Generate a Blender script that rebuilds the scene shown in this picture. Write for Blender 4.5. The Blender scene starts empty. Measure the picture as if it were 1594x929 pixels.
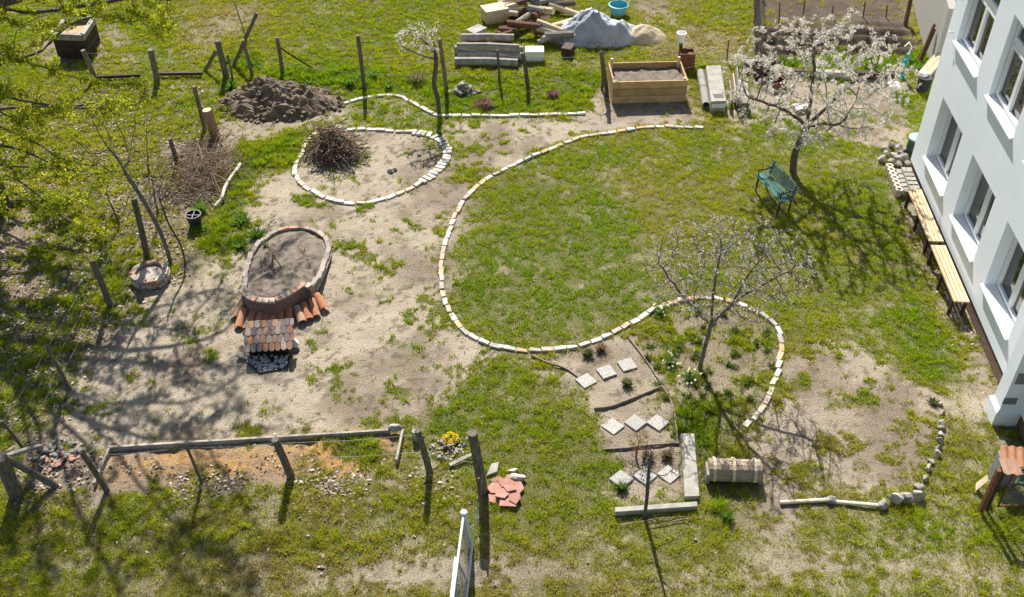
import bpy, bmesh, math, random
import numpy as np
from mathutils import Vector, Matrix, noise as mnoise

# ------------------------------------------------------------------ camera, sky, sun, exposure
scene = bpy.context.scene
COL = scene.collection
TILT = math.radians(40.2)          # camera looks down by this much
FPX, CAMH = 1634.0, 14.2           # focal length in photo pixels, drone height in metres
cam_d = bpy.data.cameras.new('camera')
cam = bpy.data.objects.new('camera', cam_d)
COL.objects.link(cam)
cam.location = (0, 0, CAMH)
cam.rotation_euler = (math.pi / 2 - TILT, 0, 0)
cam_d.sensor_fit = 'HORIZONTAL'
cam_d.sensor_width = 36
cam_d.lens = 36 * FPX / 1594
cam_d.clip_start, cam_d.clip_end = 0.1, 2000
scene.camera = cam

SUN_EL, SUN_AZ = math.radians(44), math.radians(8)   # azimuth: sun stands ahead, a little to the left
sun_dir = Vector((-math.sin(SUN_AZ) * math.cos(SUN_EL), math.cos(SUN_AZ) * math.cos(SUN_EL), math.sin(SUN_EL)))
w = bpy.data.worlds.new('World')
scene.world = w
w.use_nodes = True
nt = w.node_tree
sky = nt.nodes.new('ShaderNodeTexSky')
sky.sky_type = 'NISHITA'
sky.sun_disc = False
sky.sun_elevation = SUN_EL
sky.sun_rotation = -SUN_AZ
sky.air_density, sky.dust_density, sky.ozone_density = 1.0, 1.2, 1.0
nt.nodes['Background'].inputs['Strength'].default_value = 0.062
nt.links.new(sky.outputs[0], nt.nodes['Background'].inputs['Color'])
sl = bpy.data.lights.new('sun', 'SUN')
sl.energy, sl.angle, sl.color = 4.8, math.radians(0.5), (1.0, 0.955, 0.89)
so = bpy.data.objects.new('sun', sl)
COL.objects.link(so)
so.rotation_euler = sun_dir.to_track_quat('Z', 'Y').to_euler()
so.location = sun_dir * 60
scene.view_settings.view_transform = 'Standard'
scene.view_settings.look = 'None'
scene.view_settings.gamma = 1
scene.view_settings.exposure = 1.0
scene.view_settings.use_curve_mapping = False

# ------------------------------------------------------------------ layout: photo pixel -> place in the garden
_C, _S = math.cos(TILT), math.sin(TILT)
def ray(px, py):
    u, v = px - 797, py - 464.5
    return (u, FPX * _C - v * _S, -FPX * _S - v * _C)
def P(px, py, z=0.0):
    r = ray(px, py); t = (z - CAMH) / r[2]
    return Vector((r[0] * t, r[1] * t, z))
def PY(px, py, Y):
    r = ray(px, py); t = Y / r[1]
    return Vector((r[0] * t, Y, CAMH + r[2] * t))
def PV(px, py, base):
    """point above `base` (same distance) seen at the pixel"""
    return PY(px, py, base[1])

rnd = random.Random(7)
rng = np.random.default_rng(7)

# ------------------------------------------------------------------ mesh helpers
class MB:
    def __init__(s): s.v, s.f = [], []
    def add(s, vs, fs):
        o = len(s.v); s.v += [tuple(p) for p in vs]; s.f += [tuple(i + o for i in f) for f in fs]
    def box(s, c, size, rz=0.0, M=None):
        hx, hy, hz = size[0] / 2, size[1] / 2, size[2] / 2
        R = Matrix.Rotation(rz, 3, 'Z') if M is None else M
        c = Vector(c)
        vs = [c + R @ Vector((x, y, z)) for z in (-hz, hz) for x, y in ((-hx, -hy), (hx, -hy), (hx, hy), (-hx, hy))]
        s.add(vs, [(3, 2, 1, 0), (4, 5, 6, 7), (0, 1, 5, 4), (1, 2, 6, 5), (2, 3, 7, 6), (3, 0, 4, 7)])
    def beam(s, p0, p1, wd, ht, up=(0, 0, 1)):
        p0, p1 = Vector(p0), Vector(p1); x = (p1 - p0); L = x.length; x = x.normalized()
        y = Vector(up).cross(x)
        if y.length < 1e-4: y = Vector((0, 1, 0))
        y.normalize(); z = x.cross(y)
        s.box((p0 + p1) / 2, (L, wd, ht), M=Matrix((x, y, z)).transposed())
    def tube(s, pts, rad, n=6, cap=True):
        pts = [Vector(p) for p in pts]
        if not hasattr(rad, '__len__'): rad = [rad] * len(pts)
        o = len(s.v); ref = None
        for i, p in enumerate(pts):
            d = (pts[min(i + 1, len(pts) - 1)] - pts[max(i - 1, 0)]).normalized()
            if ref is None: ref = d.orthogonal().normalized()
            a = (ref - d * ref.dot(d)); a = a.normalized() if a.length > 1e-5 else d.orthogonal().normalized(); ref = a
            b = d.cross(a)
            for k in range(n):
                t = 2 * math.pi * k / n
                s.v.append(tuple(p + (a * math.cos(t) + b * math.sin(t)) * rad[i]))
        for i in range(len(pts) - 1):
            for k in range(n):
                s.f.append((o + i * n + k, o + i * n + (k + 1) % n, o + (i + 1) * n + (k + 1) % n, o + (i + 1) * n + k))
        if cap:
            s.f.append(tuple(o + k for k in range(n))[::-1]); e = o + (len(pts) - 1) * n
            s.f.append(tuple(e + k for k in range(n)))
    def prism(s, poly, z0, z1):
        n = len(poly); vs = [(p[0], p[1], z0) for p in poly] + [(p[0], p[1], z1) for p in poly]
        a = sum(poly[i][0] * poly[(i + 1) % n][1] - poly[(i + 1) % n][0] * poly[i][1] for i in range(n))
        if a < 0: vs = vs[:n][::-1] + vs[n:][::-1]
        s.add(vs, [tuple(range(n))[::-1], tuple(range(n, 2 * n))] + [(i, (i + 1) % n, n + (i + 1) % n, n + i) for i in range(n)])
    def lathe(s, prof, c, n=20):
        o = len(s.v); c = Vector(c)
        for r, z in prof:
            for k in range(n):
                t = 2 * math.pi * k / n; s.v.append((c.x + r * math.cos(t), c.y + r * math.sin(t), c.z + z))
        for i in range(len(prof) - 1):
            for k in range(n):
                s.f.append((o + i * n + k, o + i * n + (k + 1) % n, o + (i + 1) * n + (k + 1) % n, o + (i + 1) * n + k))
        s.f.append(tuple(o + k for k in range(n))[::-1]); e = o + (len(prof) - 1) * n
        s.f.append(tuple(e + k for k in range(n)))
    def rock(s, c, size, seed, cut=5, sub=2, rz=0):
        r = random.Random(seed); bm = bmesh.new(); bmesh.ops.create_icosphere(bm, subdivisions=sub, radius=1)
        planes = []
        for _ in range(cut):
            d = Vector((r.uniform(-1, 1), r.uniform(-1, 1), r.uniform(-.4, 1))).normalized(); planes.append((d, r.uniform(.42, .78)))
        off = Vector((seed * 3.1 % 50, seed * 1.7 % 50, 0)); R = Matrix.Rotation(rz, 3, 'Z'); c = Vector(c); vs = []
        for v in bm.verts:
            p = v.co * (1 + .18 * mnoise.noise(v.co * 1.7 + off))
            for d, h in planes:
                k = p.dot(d)
                if k > h: p = p - d * (k - h)
            p = Vector((p.x * size[0], p.y * size[1], p.z * size[2])); vs.append(c + R @ p)
        s.add(vs, [tuple(v.index for v in f.verts) for f in bm.faces]); bm.free()

def mesh_from(name, mb, org=(0, 0, 0), smooth=False, bevel=0.0):
    me = bpy.data.meshes.new(name); o = Vector(org)
    me.from_pydata([tuple(Vector(p) - o) for p in mb.v], [], mb.f)
    if bevel > 0:
        bm = bmesh.new(); bm.from_mesh(me)
        bmesh.ops.bevel(bm, geom=[e for e in bm.edges if len(e.link_faces) == 2 and e.calc_face_angle(0) > .6], offset=bevel, segments=1, affect='EDGES', clamp_overlap=True)
        bm.to_mesh(me); bm.free()
    if smooth: me.shade_smooth()
    me.update()
    return me
def fast_mesh(name, V, F, colr=None):
    """V (n,3), F (m,k) arrays -> mesh; colr (n,3) -> colour attribute 'col'"""
    me = bpy.data.meshes.new(name); V = np.asarray(V, np.float32); F = np.asarray(F, np.int32); m, k = F.shape
    me.vertices.add(len(V)); me.vertices.foreach_set('co', V.ravel())
    me.loops.add(m * k); me.loops.foreach_set('vertex_index', F.ravel())
    me.polygons.add(m); me.polygons.foreach_set('loop_start', np.arange(0, m * k, k, dtype=np.int32))
    if colr is not None:
        a = me.attributes.new('col', 'FLOAT_COLOR', 'POINT')
        a.data.foreach_set('color', np.c_[colr, np.ones(len(V))].astype(np.float32).ravel())
    me.update(calc_edges=True); return me
ORG = {}
def link(name, me, mat, parent=None, loc=(0, 0, 0)):
    o = bpy.data.objects.new(name, me); COL.objects.link(o); o.location = loc
    if mat is not None and not me.materials: me.materials.append(mat)
    if parent is not None: o.parent = parent
    return o
def tag(o, label, cat, group=None, kind=None):
    if label: o['label'] = label
    if cat: o['category'] = cat
    if group: o['group'] = group
    o['kind'] = kind or 'thing'
    return o
def thing(name, label, cat, loc, group=None):
    o = bpy.data.objects.new(name, None); COL.objects.link(o); o.location = loc; o.empty_display_size = .2
    ORG[o.name] = Vector(loc); return tag(o, label, cat, group)
def part(name, mb, mat, parent, smooth=False, bevel=0.0, label=None, org=None):
    g = ORG[parent.name]; here = g if org is None else Vector(org)
    o = link(name, mesh_from(name, mb, here, smooth, bevel), mat, parent, here - g)
    ORG[o.name] = here
    if label: o['label'] = label
    return o
def single(name, mb, mat, label, cat, loc, group=None, smooth=False, bevel=0.0, kind=None):
    o = link(name, mesh_from(name, mb, loc, smooth, bevel), mat, None, loc); ORG[o.name] = Vector(loc)
    return tag(o, label, cat, group, kind)
def structure(name, me, mat):
    o = link(name, me, mat); o['kind'] = 'structure'; return o

# ------------------------------------------------------------------ materials
def lin(r, g, b): return tuple(((c / 255) / 12.92 if c / 255 < .04045 else ((c / 255 + .055) / 1.055) ** 2.4) for c in (r, g, b))
def pm(name, c1, c2, scale=8.0, rough=.85, bump=.3, bscale=None, objvar=0.0, c3=None, stretch=None, ramp=(.35, .65), metal=0.0, island=False, spec=.3):
    """two or three colours mixed by noise, fine bump, optional change from object to object"""
    m = bpy.data.materials.new(name); m.use_nodes = True; t = m.node_tree; N, L = t.nodes, t.links
    b = N['Principled BSDF']; b.inputs['Roughness'].default_value = rough; b.inputs['Metallic'].default_value = metal
    b.inputs['Specular IOR Level'].default_value = spec
    tc = N.new('ShaderNodeTexCoord'); src = tc.outputs['Object']
    if objvar or island:
        oi = N.new('ShaderNodeNewGeometry') if island else N.new('ShaderNodeObjectInfo')
        rs = oi.outputs['Random Per Island'] if island else oi.outputs['Random']
        mu = N.new('ShaderNodeMath'); mu.operation = 'MULTIPLY'; mu.inputs[1].default_value = 37; L.new(rs, mu.inputs[0])
        va = N.new('ShaderNodeVectorMath'); va.operation = 'ADD'; L.new(src, va.inputs[0]); L.new(mu.outputs[0], va.inputs[1]); src = va.outputs[0]
    if stretch:
        mp = N.new('ShaderNodeMapping'); mp.inputs['Scale'].default_value = stretch; L.new(src, mp.inputs[0]); src = mp.outputs[0]
    n1 = N.new('ShaderNodeTexNoise'); n1.inputs['Scale'].default_value = scale; n1.inputs['Detail'].default_value = 6; n1.inputs['Roughness'].default_value = .65
    L.new(src, n1.inputs['Vector'])
    cr = N.new('ShaderNodeValToRGB'); cr.color_ramp.elements[0].position, cr.color_ramp.elements[1].position = ramp
    cr.color_ramp.elements[0].color = (*c1, 1); cr.color_ramp.elements[1].color = (*c2, 1)
    if c3: e = cr.color_ramp.elements.new(min(ramp[1] + .12, .95)); e.color = (*c3, 1)
    L.new(n1.outputs['Fac'], cr.inputs[0]); out = cr.outputs[0]
    if objvar or island:
        hs = N.new('ShaderNodeHueSaturation'); mr = N.new('ShaderNodeMapRange'); mr.inputs[3].default_value = 1 - (objvar or .3); mr.inputs[4].default_value = 1 + (objvar or .3)
        L.new(rs, mr.inputs[0]); L.new(mr.outputs[0], hs.inputs['Value']); L.new(out, hs.inputs['Color']); out = hs.outputs[0]
    L.new(out, b.inputs['Base Color'])
    if bump:
        n2 = N.new('ShaderNodeTexNoise'); n2.inputs['Scale'].default_value = bscale or scale * 4; n2.inputs['Detail'].default_value = 5; L.new(src, n2.inputs['Vector'])
        bp = N.new('ShaderNodeBump'); bp.inputs['Strength'].default_value = bump; bp.inputs['Distance'].default_value = .02
        L.new(n2.outputs['Fac'], bp.inputs['Height']); L.new(bp.outputs[0], b.inputs['Normal'])
    return m
def colmat(name, rough=.8, trans=0.0, fine=0.0):
    """colour from the mesh attribute 'col' (leaf and blade colours), thin ones let light through"""
    m = bpy.data.materials.new(name); m.use_nodes = True; t = m.node_tree; N, L = t.nodes, t.links
    b = N['Principled BSDF']; b.inputs['Roughness'].default_value = rough; b.inputs['Specular IOR Level'].default_value = .04
    a = N.new('ShaderNodeAttribute'); a.attribute_name = 'col'; L.new(a.outputs['Color'], b.inputs['Base Color'])
    if trans:
        tr = N.new('ShaderNodeBsdfTranslucent'); mx = N.new('ShaderNodeMixShader'); mx.inputs[0].default_value = trans
        L.new(a.outputs['Color'], tr.inputs[0]); L.new(b.outputs[0], mx.inputs[1]); L.new(tr.outputs[0], mx.inputs[2]); L.new(mx.outputs[0], N['Material Output'].inputs[0])
    return m
def ramp_mat(name, cols, scale=14, rough=.9, bump=.4, dirt=(.10, .085, .065), dirt_amt=.4, island=False):
    """each object (or each loose piece) takes one of the colours, with dirty blotches"""
    m = bpy.data.materials.new(name); m.use_nodes = True; t = m.node_tree; N, L = t.nodes, t.links
    b = N['Principled BSDF']; b.inputs['Roughness'].default_value = rough; b.inputs['Specular IOR Level'].default_value = .2
    oi = N.new('ShaderNodeNewGeometry') if island else N.new('ShaderNodeObjectInfo'); rs = oi.outputs['Random Per Island'] if island else oi.outputs['Random']
    cr = N.new('ShaderNodeValToRGB'); cr.color_ramp.interpolation = 'CONSTANT'
    el = cr.color_ramp.elements
    while len(el) < len(cols): el.new(.5)
    for i, c in enumerate(cols): el[i].position = i / len(cols); el[i].color = (*c, 1)
    L.new(rs, cr.inputs[0])
    tc = N.new('ShaderNodeTexCoord'); mu = N.new('ShaderNodeMath'); mu.operation = 'MULTIPLY'; mu.inputs[1].default_value = 53; L.new(rs, mu.inputs[0])
    va = N.new('ShaderNodeVectorMath'); va.operation = 'ADD'; L.new(tc.outputs['Object'], va.inputs[0]); L.new(mu.outputs[0], va.inputs[1])
    n1 = N.new('ShaderNodeTexNoise'); n1.inputs['Scale'].default_value = scale; n1.inputs['Detail'].default_value = 6; L.new(va.outputs[0], n1.inputs[0])
    mr = N.new('ShaderNodeMapRange'); mr.inputs[1].default_value = .45; mr.inputs[2].default_value = .75; mr.inputs[4].default_value = dirt_amt; L.new(n1.outputs['Fac'], mr.inputs[0])
    mx = N.new('ShaderNodeMix'); mx.data_type = 'RGBA'; L.new(mr.outputs[0], mx.inputs[0]); L.new(cr.outputs[0], mx.inputs[6]); mx.inputs[7].default_value = (*dirt, 1)
    L.new(mx.outputs[2], b.inputs['Base Color'])
    n2 = N.new('ShaderNodeTexNoise'); n2.inputs['Scale'].default_value = scale * 5; L.new(va.outputs[0], n2.inputs[0])
    bp = N.new('ShaderNodeBump'); bp.inputs['Strength'].default_value = bump; bp.inputs['Distance'].default_value = .015; L.new(n2.outputs['Fac'], bp.inputs['Height']); L.new(bp.outputs[0], b.inputs['Normal'])
    return m
M = {}
M['brick'] = ramp_mat('old_brick', [(.60, .56, .50), (.56, .36, .22), (.54, .48, .42), (.46, .36, .30), (.60, .44, .28), (.38, .35, .33), (.58, .53, .46), (.64, .61, .56), (.52, .40, .33)])
M['brick_dark'] = ramp_mat('dark_brick', [(.42, .33, .27), (.30, .25, .22), (.44, .28, .19), (.36, .31, .28), (.48, .40, .33), (.25, .22, .2)])  # brick tones darker than the lawn edging, for the herb bed ring
M['brick_pale'] = ramp_mat('pale_brick', [(.66, .62, .56), (.58, .52, .45), (.70, .68, .63), (.60, .46, .33), (.52, .47, .41)])
M['render'] = pm('white_render', (.765, .82, .87), (.81, .855, .895), .9, .9, .45, 60, c3=(.68, .735, .785))
M['white'] = pm('white_pvc', (.80, .81, .82), (.84, .85, .86), 4, .35, 0)
M['sill'] = pm('white_sill', (.86, .86, .85), (.80, .80, .79), 5, .5, .05)
M['plinth'] = None
M['conc'] = pm('concrete', (.26, .245, .21), (.37, .35, .305), 5, .9, .5, 45, c3=(.19, .175, .145), objvar=.12)
M['pebble'] = pm('pebble_slab', (.24, .225, .20), (.54, .52, .475), 75, .9, .8, 80, ramp=(.42, .58), objvar=.08)
M['post'] = pm('weathered_post', (.085, .07, .055), (.23, .20, .165), 9, .95, .6, 40, stretch=(3, 3, .6), objvar=.25)
M['greywood'] = pm('grey_wood', (.20, .18, .15), (.38, .35, .30), 7, .9, .5, 30, stretch=(1, 1, 1), objvar=.2)
M['palewood'] = pm('pale_wood', (.50, .40, .25), (.62, .52, .35), 5, .8, .3, 30, objvar=.12, c3=(.38, .26, .12))
M['bench_wood'] = pm('bench_larch', (.42, .30, .165), (.53, .41, .25), 3, .7, .3, 40, island=True, c3=(.42, .28, .13))
M['newwood'] = pm('larch_plank', (.36, .22, .10), (.52, .36, .18), 4, .8, .4, 28, objvar=.18, c3=(.22, .13, .06))
M['darkwood'] = pm('dark_wood', (.035, .022, .015), (.08, .05, .032), 8, .8, .4, 30, objvar=.2)
M['bark'] = pm('bark', (.06, .05, .042), (.17, .145, .12), 16, .95, .8, 50)
M['bark_grey'] = pm('bark_grey', (.10, .088, .075), (.24, .21, .175), 12, .95, .7, 45)
M['twig'] = pm('dead_twig', (.09, .06, .038), (.27, .195, .13), 10, .95, .4, 50, island=True)
M['driftwood'] = pm('bare_branch', (.55, .48, .37), (.68, .61, .50), 12, .9, .4)
M['logface'] = pm('split_log', (.40, .33, .25), (.26, .20, .145), 9, .9, .6, 30, stretch=(.5, 4, 4), c3=(.16, .12, .09))
M['stone'] = pm('stone', (.22, .20, .175), (.42, .39, .34), 8, .92, .7, 40, objvar=.28)
M['stone_dark'] = pm('dark_stone', (.20, .18, .16), (.38, .35, .31), 8, .92, .7, 40, objvar=.3)
M['terracotta'] = ramp_mat('terracotta', [(.46, .19, .10), (.52, .25, .14), (.40, .16, .09), (.48, .30, .2)], 10, .85, .3)
M['rooftile'] = ramp_mat('plain_tile', [(.30, .18, .12), (.36, .16, .085), (.19, .155, .145), (.40, .24, .14), (.15, .13, .125), (.33, .26, .21), (.27, .135, .09), (.40, .33, .25), (.22, .175, .16)], 16, .9, .4, dirt=(.13, .11, .10), dirt_amt=.6, island=True)
M['redslab'] = pm('red_slab', (.33, .16, .12), (.43, .23, .18), 8, .85, .3, 40, objvar=.15)
M['green'] = pm('green_paint', (.02, .10, .085), (.045, .16, .135), 10, .28, .15, 40, island=True, c3=(.10, .2, .18), spec=.8)
M['iron'] = pm('iron', (.02, .02, .02), (.05, .045, .04), 10, .5, .2)
M['rust'] = pm('rusty_steel', (.10, .045, .025), (.20, .09, .05), 14, .8, .4)
M['galv'] = pm('galvanised', (.55, .60, .64), (.68, .72, .75), 6, .45, .1, metal=.15)
M['wire'] = pm('wire', (.16, .165, .165), (.22, .23, .23), 5, .6, 0)
M['wire_dark'] = pm('dark_wire', (.07, .06, .055), (.11, .10, .09), 5, .7, 0)
M['black'] = pm('black_plastic', (.02, .021, .023), (.045, .046, .05), 8, .5, .2)
M['greybox'] = pm('grey_board', (.16, .16, .17), (.24, .24, .25), 6, .7, .2)
M['teal'] = pm('teal_paint', (.03, .22, .24), (.06, .32, .33), 8, .5, .2)
M['lid'] = pm('green_lid', (.16, .30, .25), (.23, .38, .32), 6, .45, .1)
M['barrel'] = pm('dark_green_plastic', (.03, .06, .05), (.06, .10, .085), 6, .5, .1)
M['enamel'] = pm('white_enamel', (.78, .78, .76), (.86, .86, .84), 4, .4, .05)
M['cellar'] = pm('ash_sand', (.40, .35, .28), (.54, .48, .40), 14, .95, .6)
M['soil'] = pm('bed_soil', (.11, .088, .068), (.21, .172, .135), 7, .97, .9, 30, c3=(.13, .105, .085))
M['mound'] = pm('dug_earth', (.10, .072, .05), (.25, .19, .135), 6, .98, 1.0, 26, c3=(.30, .25, .2))
M['edgeboard'] = pm('edge_board', (.17, .13, .095), (.28, .225, .17), 9, .9, .5)
M['stucco'] = pm('rough_cast', (.30, .28, .25), (.42, .40, .36), 22, .95, 1.0, 60, c3=(.22, .2, .18))
M['sandheap'] = pm('heap_sand', (.42, .34, .22), (.52, .43, .30), 6, .95, .6)
M['tarp'] = pm('grey_tarp', (.30, .315, .34), (.45, .46, .48), 3, .5, .5, 9)
M['bluetub'] = pm('blue_tub', (.10, .34, .42), (.14, .42, .5), 5, .45, .1)
M['heather'] = pm('heather', (.14, .075, .075), (.26, .16, .14), 20, .95, .5)
M['tilebatten'] = pm('roof_red', (.42, .15, .09), (.52, .2, .12), 8, .8, .3)
M['grass'] = colmat('grass_blades', 1.0, .40)
M['leaf'] = colmat('tree_leaves', .6, .5)
M['petal'] = colmat('petals', .7, .35)
M['litter'] = colmat('dry_litter', .9, .15)

def glass_mat():
    m = bpy.data.materials.new('window_glass'); m.use_nodes = True; b = m.node_tree.nodes['Principled BSDF']
    b.inputs['Base Color'].default_value = (.022, .024, .02, 1); b.inputs['Roughness'].default_value = .02; b.inputs['Specular IOR Level'].default_value = 1.0
    t = m.node_tree; n = t.nodes.new('ShaderNodeTexNoise'); n.inputs['Scale'].default_value = 1.4; tc = t.nodes.new('ShaderNodeTexCoord'); t.links.new(tc.outputs['Object'], n.inputs[0])
    bp = t.nodes.new('ShaderNodeBump'); bp.inputs['Strength'].default_value = .25; bp.inputs['Distance'].default_value = .05; t.links.new(n.outputs['Fac'], bp.inputs['Height']); t.links.new(bp.outputs[0], b.inputs['Normal'])
    return m
M['glass'] = glass_mat()
def brick_wall_mat(name, a, b_, mort, rotz=0.0, axis='XZ', scale=4.0):
    m = bpy.data.materials.new(name); m.use_nodes = True; t = m.node_tree; N, L = t.nodes, t.links
    b = N['Principled BSDF']; b.inputs['Roughness'].default_value = .92
    tc = N.new('ShaderNodeTexCoord'); sp = N.new('ShaderNodeSeparateXYZ'); L.new(tc.outputs['Object'], sp.inputs[0])
    ad = N.new('ShaderNodeMath'); ad.operation = 'ADD'; L.new(sp.outputs[0], ad.inputs[0]); L.new(sp.outputs[1], ad.inputs[1])
    cb = N.new('ShaderNodeCombineXYZ'); L.new(ad.outputs[0], cb.inputs[0]); L.new(sp.outputs[2], cb.inputs[1])
    br = N.new('ShaderNodeTexBrick'); br.inputs['Scale'].default_value = scale; br.inputs['Color1'].default_value = (*a, 1); br.inputs['Color2'].default_value = (*b_, 1); br.inputs['Mortar'].default_value = (*mort, 1)
    br.inputs['Mortar Size'].default_value = .035; br.inputs['Brick Width'].default_value = 1.0; br.inputs['Row Height'].default_value = .3
    L.new(cb.outputs[0], br.inputs[0])
    n = N.new('ShaderNodeTexNoise'); n.inputs['Scale'].default_value = 18; L.new(tc.outputs['Object'], n.inputs[0])
    mx = N.new('ShaderNodeMix'); mx.data_type = 'RGBA'; mx.blend_type = 'MULTIPLY'; mx.inputs[0].default_value = .6; L.new(br.outputs['Color'], mx.inputs[6]); L.new(n.outputs['Color'], mx.inputs[7])
    L.new(mx.outputs[2], b.inputs['Base Color'])
    bp = N.new('ShaderNodeBump'); bp.inputs['Strength'].default_value = .6; bp.inputs['Distance'].default_value = .02; bp.invert = True; L.new(br.outputs['Fac'], bp.inputs['Height']); L.new(bp.outputs[0], b.inputs['Normal'])
    return m
M['plinth'] = brick_wall_mat('plinth_brick', (.24, .10, .065), (.17, .075, .05), (.28, .25, .22))
M['bedwall'] = brick_wall_mat('bed_wall_brick', (.42, .27, .21), (.32, .20, .155), (.10, .08, .07), scale=7)

# ------------------------------------------------------------------ the ground: what grows where
GX0, GX1, GY0, GY1, GS = -19.0, 19.0, 7.5, 36.0, 0.05
gx = np.arange(GX0, GX1 + GS / 2, GS); gy = np.arange(GY0, GY1 + GS / 2, GS)
NX, NY = len(gx), len(gy)
GXX, GYY = np.meshgrid(gx, gy)
def vnoise(x, y, s, seed):
    r = np.random.default_rng(seed).random((128, 128)); x = x / s + seed * .37; y = y / s + seed * .71
    xi = np.floor(x).astype(int); yi = np.floor(y).astype(int); fx = x - xi; fy = y - yi
    fx = fx * fx * (3 - 2 * fx); fy = fy * fy * (3 - 2 * fy); g = lambda a, b: r[b % 128, a % 128]
    return (g(xi, yi) * (1 - fx) + g(xi + 1, yi) * fx) * (1 - fy) + (g(xi, yi + 1) * (1 - fx) + g(xi + 1, yi + 1) * fx) * fy
def fbm(x, y, s, seed, n=4, k=.55):
    v = 0; a = 1; tot = 0
    for i in range(n): v = v + a * vnoise(x, y, s / 2 ** i, seed + i * 11); tot += a; a *= k
    return v / tot
def uniform_rank(a):
    o = np.empty(a.size); o[np.argsort(a.ravel())] = np.linspace(0, 1, a.size); return o.reshape(a.shape)
WX = GXX + (fbm(GXX, GYY, 1.1, 3) - .5) * .9; WY = GYY + (fbm(GXX, GYY, 1.1, 5) - .5) * .9
def blur(a, r):
    for ax in (0, 1):
        for _ in range(2):
            p = np.pad(a, [(r + 1, r) if i == ax else (0, 0) for i in (0, 1)], mode='edge'); c = np.cumsum(p, axis=ax)
            n = a.shape[ax]
            a = (np.take(c, range(2 * r + 1, 2 * r + 1 + n), axis=ax) - np.take(c, range(0, n), axis=ax)) / (2 * r + 1)
    return a
def inside(poly, X, Y):
    r = np.zeros(X.shape, bool); n = len(poly)
    for i in range(n):
        x0, y0 = poly[i]; x1, y1 = poly[(i + 1) % n]
        if abs(y1 - y0) < 1e-9: continue
        r ^= ((y0 > Y) != (y1 > Y)) & (X < (x1 - x0) * (Y - y0) / (y1 - y0) + x0)
    return r
def region(px, soft=5, warp=1.0):
    poly = [P(*p)[:2] for p in px]
    m = inside(poly, GXX + (WX - GXX) * warp, GYY + (WY - GYY) * warp).astype(float)
    return blur(m, soft)
G = np.full(GXX.shape, .80); T = np.full(GXX.shape, .42)      # grass cover, lushness (0 straw .. 1 deep green)
LEN = np.full(GXX.shape, .055); LIT = np.zeros(GXX.shape)      # blade length, leaf litter
SR = np.zeros(GXX.shape)                                       # soil: 0 pale sand, 1 brown earth
OR = np.zeros(GXX.shape)                                       # orange dead growth
def lay(px, g=None, t=None, l=None, lit=None, soil=None, orange=None, soft=5, warp=1.0):
    global G, T, LEN, LIT, SR, OR
    m = region(px, soft, warp)
    if g is not None: G = G * (1 - m) + g * m
    if t is not None: T = T * (1 - m) + t * m
    if l is not None: LEN = LEN * (1 - m) + l * m
    if lit is not None: LIT = LIT * (1 - m) + lit * m
    if soil is not None: SR = SR * (1 - m) + soil * m
    if orange is not None: OR = OR * (1 - m) + orange * m
def spot(px, py, r, g=None, t=None, l=None, lit=None, soil=None):
    global G, T, LEN, LIT, SR
    c = P(px, py); d = np.hypot(WX - c.x, (WY - c.y)); m = np.clip(1.3 - d / r, 0, 1)
    if g is not None: G = G * (1 - m) + g * m
    if t is not None: T = T * (1 - m) + t * m
    if l is not None: LEN = LEN * (1 - m) + l * m
    if lit is not None: LIT = LIT * (1 - m) + lit * m
    if soil is not None: SR = SR * (1 - m) + soil * m
# back meadow and neighbours
lay([(-300, -60), (1160, -60), (1160, 60), (900, 110), (500, 130), (100, 130), (-300, 130)], g=.93, t=.55, soft=10)
lay([(1020, 40), (1160, 38), (1165, 85), (1000, 88), (985, 60)], g=.55, t=.12, soil=.5)
lay([(980, -10), (1060, 0), (1040, 30), (985, 40)], g=.4, t=.2, soil=.6)
lay([(30, 60), (190, 50), (230, 95), (180, 112), (60, 105)], g=.35, t=.3, soil=.7)
lay([(280, 30), (400, 0), (420, 30), (330, 75), (270, 85)], g=.5, t=.3, soil=.5)
lay([(1172, -30), (1420, -30), (1415, 45), (1180, 45)], g=.3, t=.03, soil=.8, l=.06)
lay([(1172, -30), (1250, -30), (1270, 45), (1180, 45)], g=.1, soil=.95)
lay([(1172, 38), (1412, 36), (1436, 92), (1168, 98)], g=.02, t=.3, soil=1.0, soft=3)
lay([(1165, 90), (1450, 85), (1455, 115), (1165, 118)], g=.75, t=.85, l=.13)
lay([(430, 108), (700, 118), (940, 120), (945, 135), (850, 142), (560, 140), (430, 120)], g=.95, t=.85, l=.12)
# upper planting strip between the fence and the stones
lay([(545, 130), (690, 140), (910, 110), (950, 135), (925, 180), (690, 183), (640, 155), (545, 158)], g=.82, t=.75, l=.075)
lay([(585, 152), (625, 154), (625, 168), (585, 170)], g=.15, soil=.3)
# the sandy yard
lay([(110, 600), (160, 520), (205, 470), (210, 440), (260, 430), (290, 400), (370, 395), (380, 350), (400, 290), (455, 265), (470, 215), (530, 190),
     (560, 205), (650, 200), (700, 215), (760, 195), (860, 190), (905, 200), (870, 225), (800, 260), (745, 300), (705, 350), (690, 400), (688, 460), (700, 495), (740, 525),
     (780, 545), (850, 552), (790, 560), (740, 590), (690, 630), (640, 660), (600, 672), (165, 695), (140, 770), (90, 770), (80, 700), (95, 650)], g=.075, t=.55, soil=.12)
lay([(345, 150), (520, 140), (545, 162), (520, 190), (470, 200), (430, 205), (380, 225), (325, 220), (335, 180)], g=.03, soil=.42)
lay([(560, 165), (640, 160), (690, 188), (860, 184), (850, 195), (760, 195), (680, 205), (560, 195)], g=.55, t=.6)
lay([(690, 190), (900, 190), (880, 215), (760, 290), (700, 300), (700, 225)], g=.32, t=.55)
lay([(350, 240), (470, 203), (462, 258), (400, 272), (385, 310), (372, 350), (340, 392), (290, 398), (325, 345), (365, 300)], g=.88, t=.85, l=.10)
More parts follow.
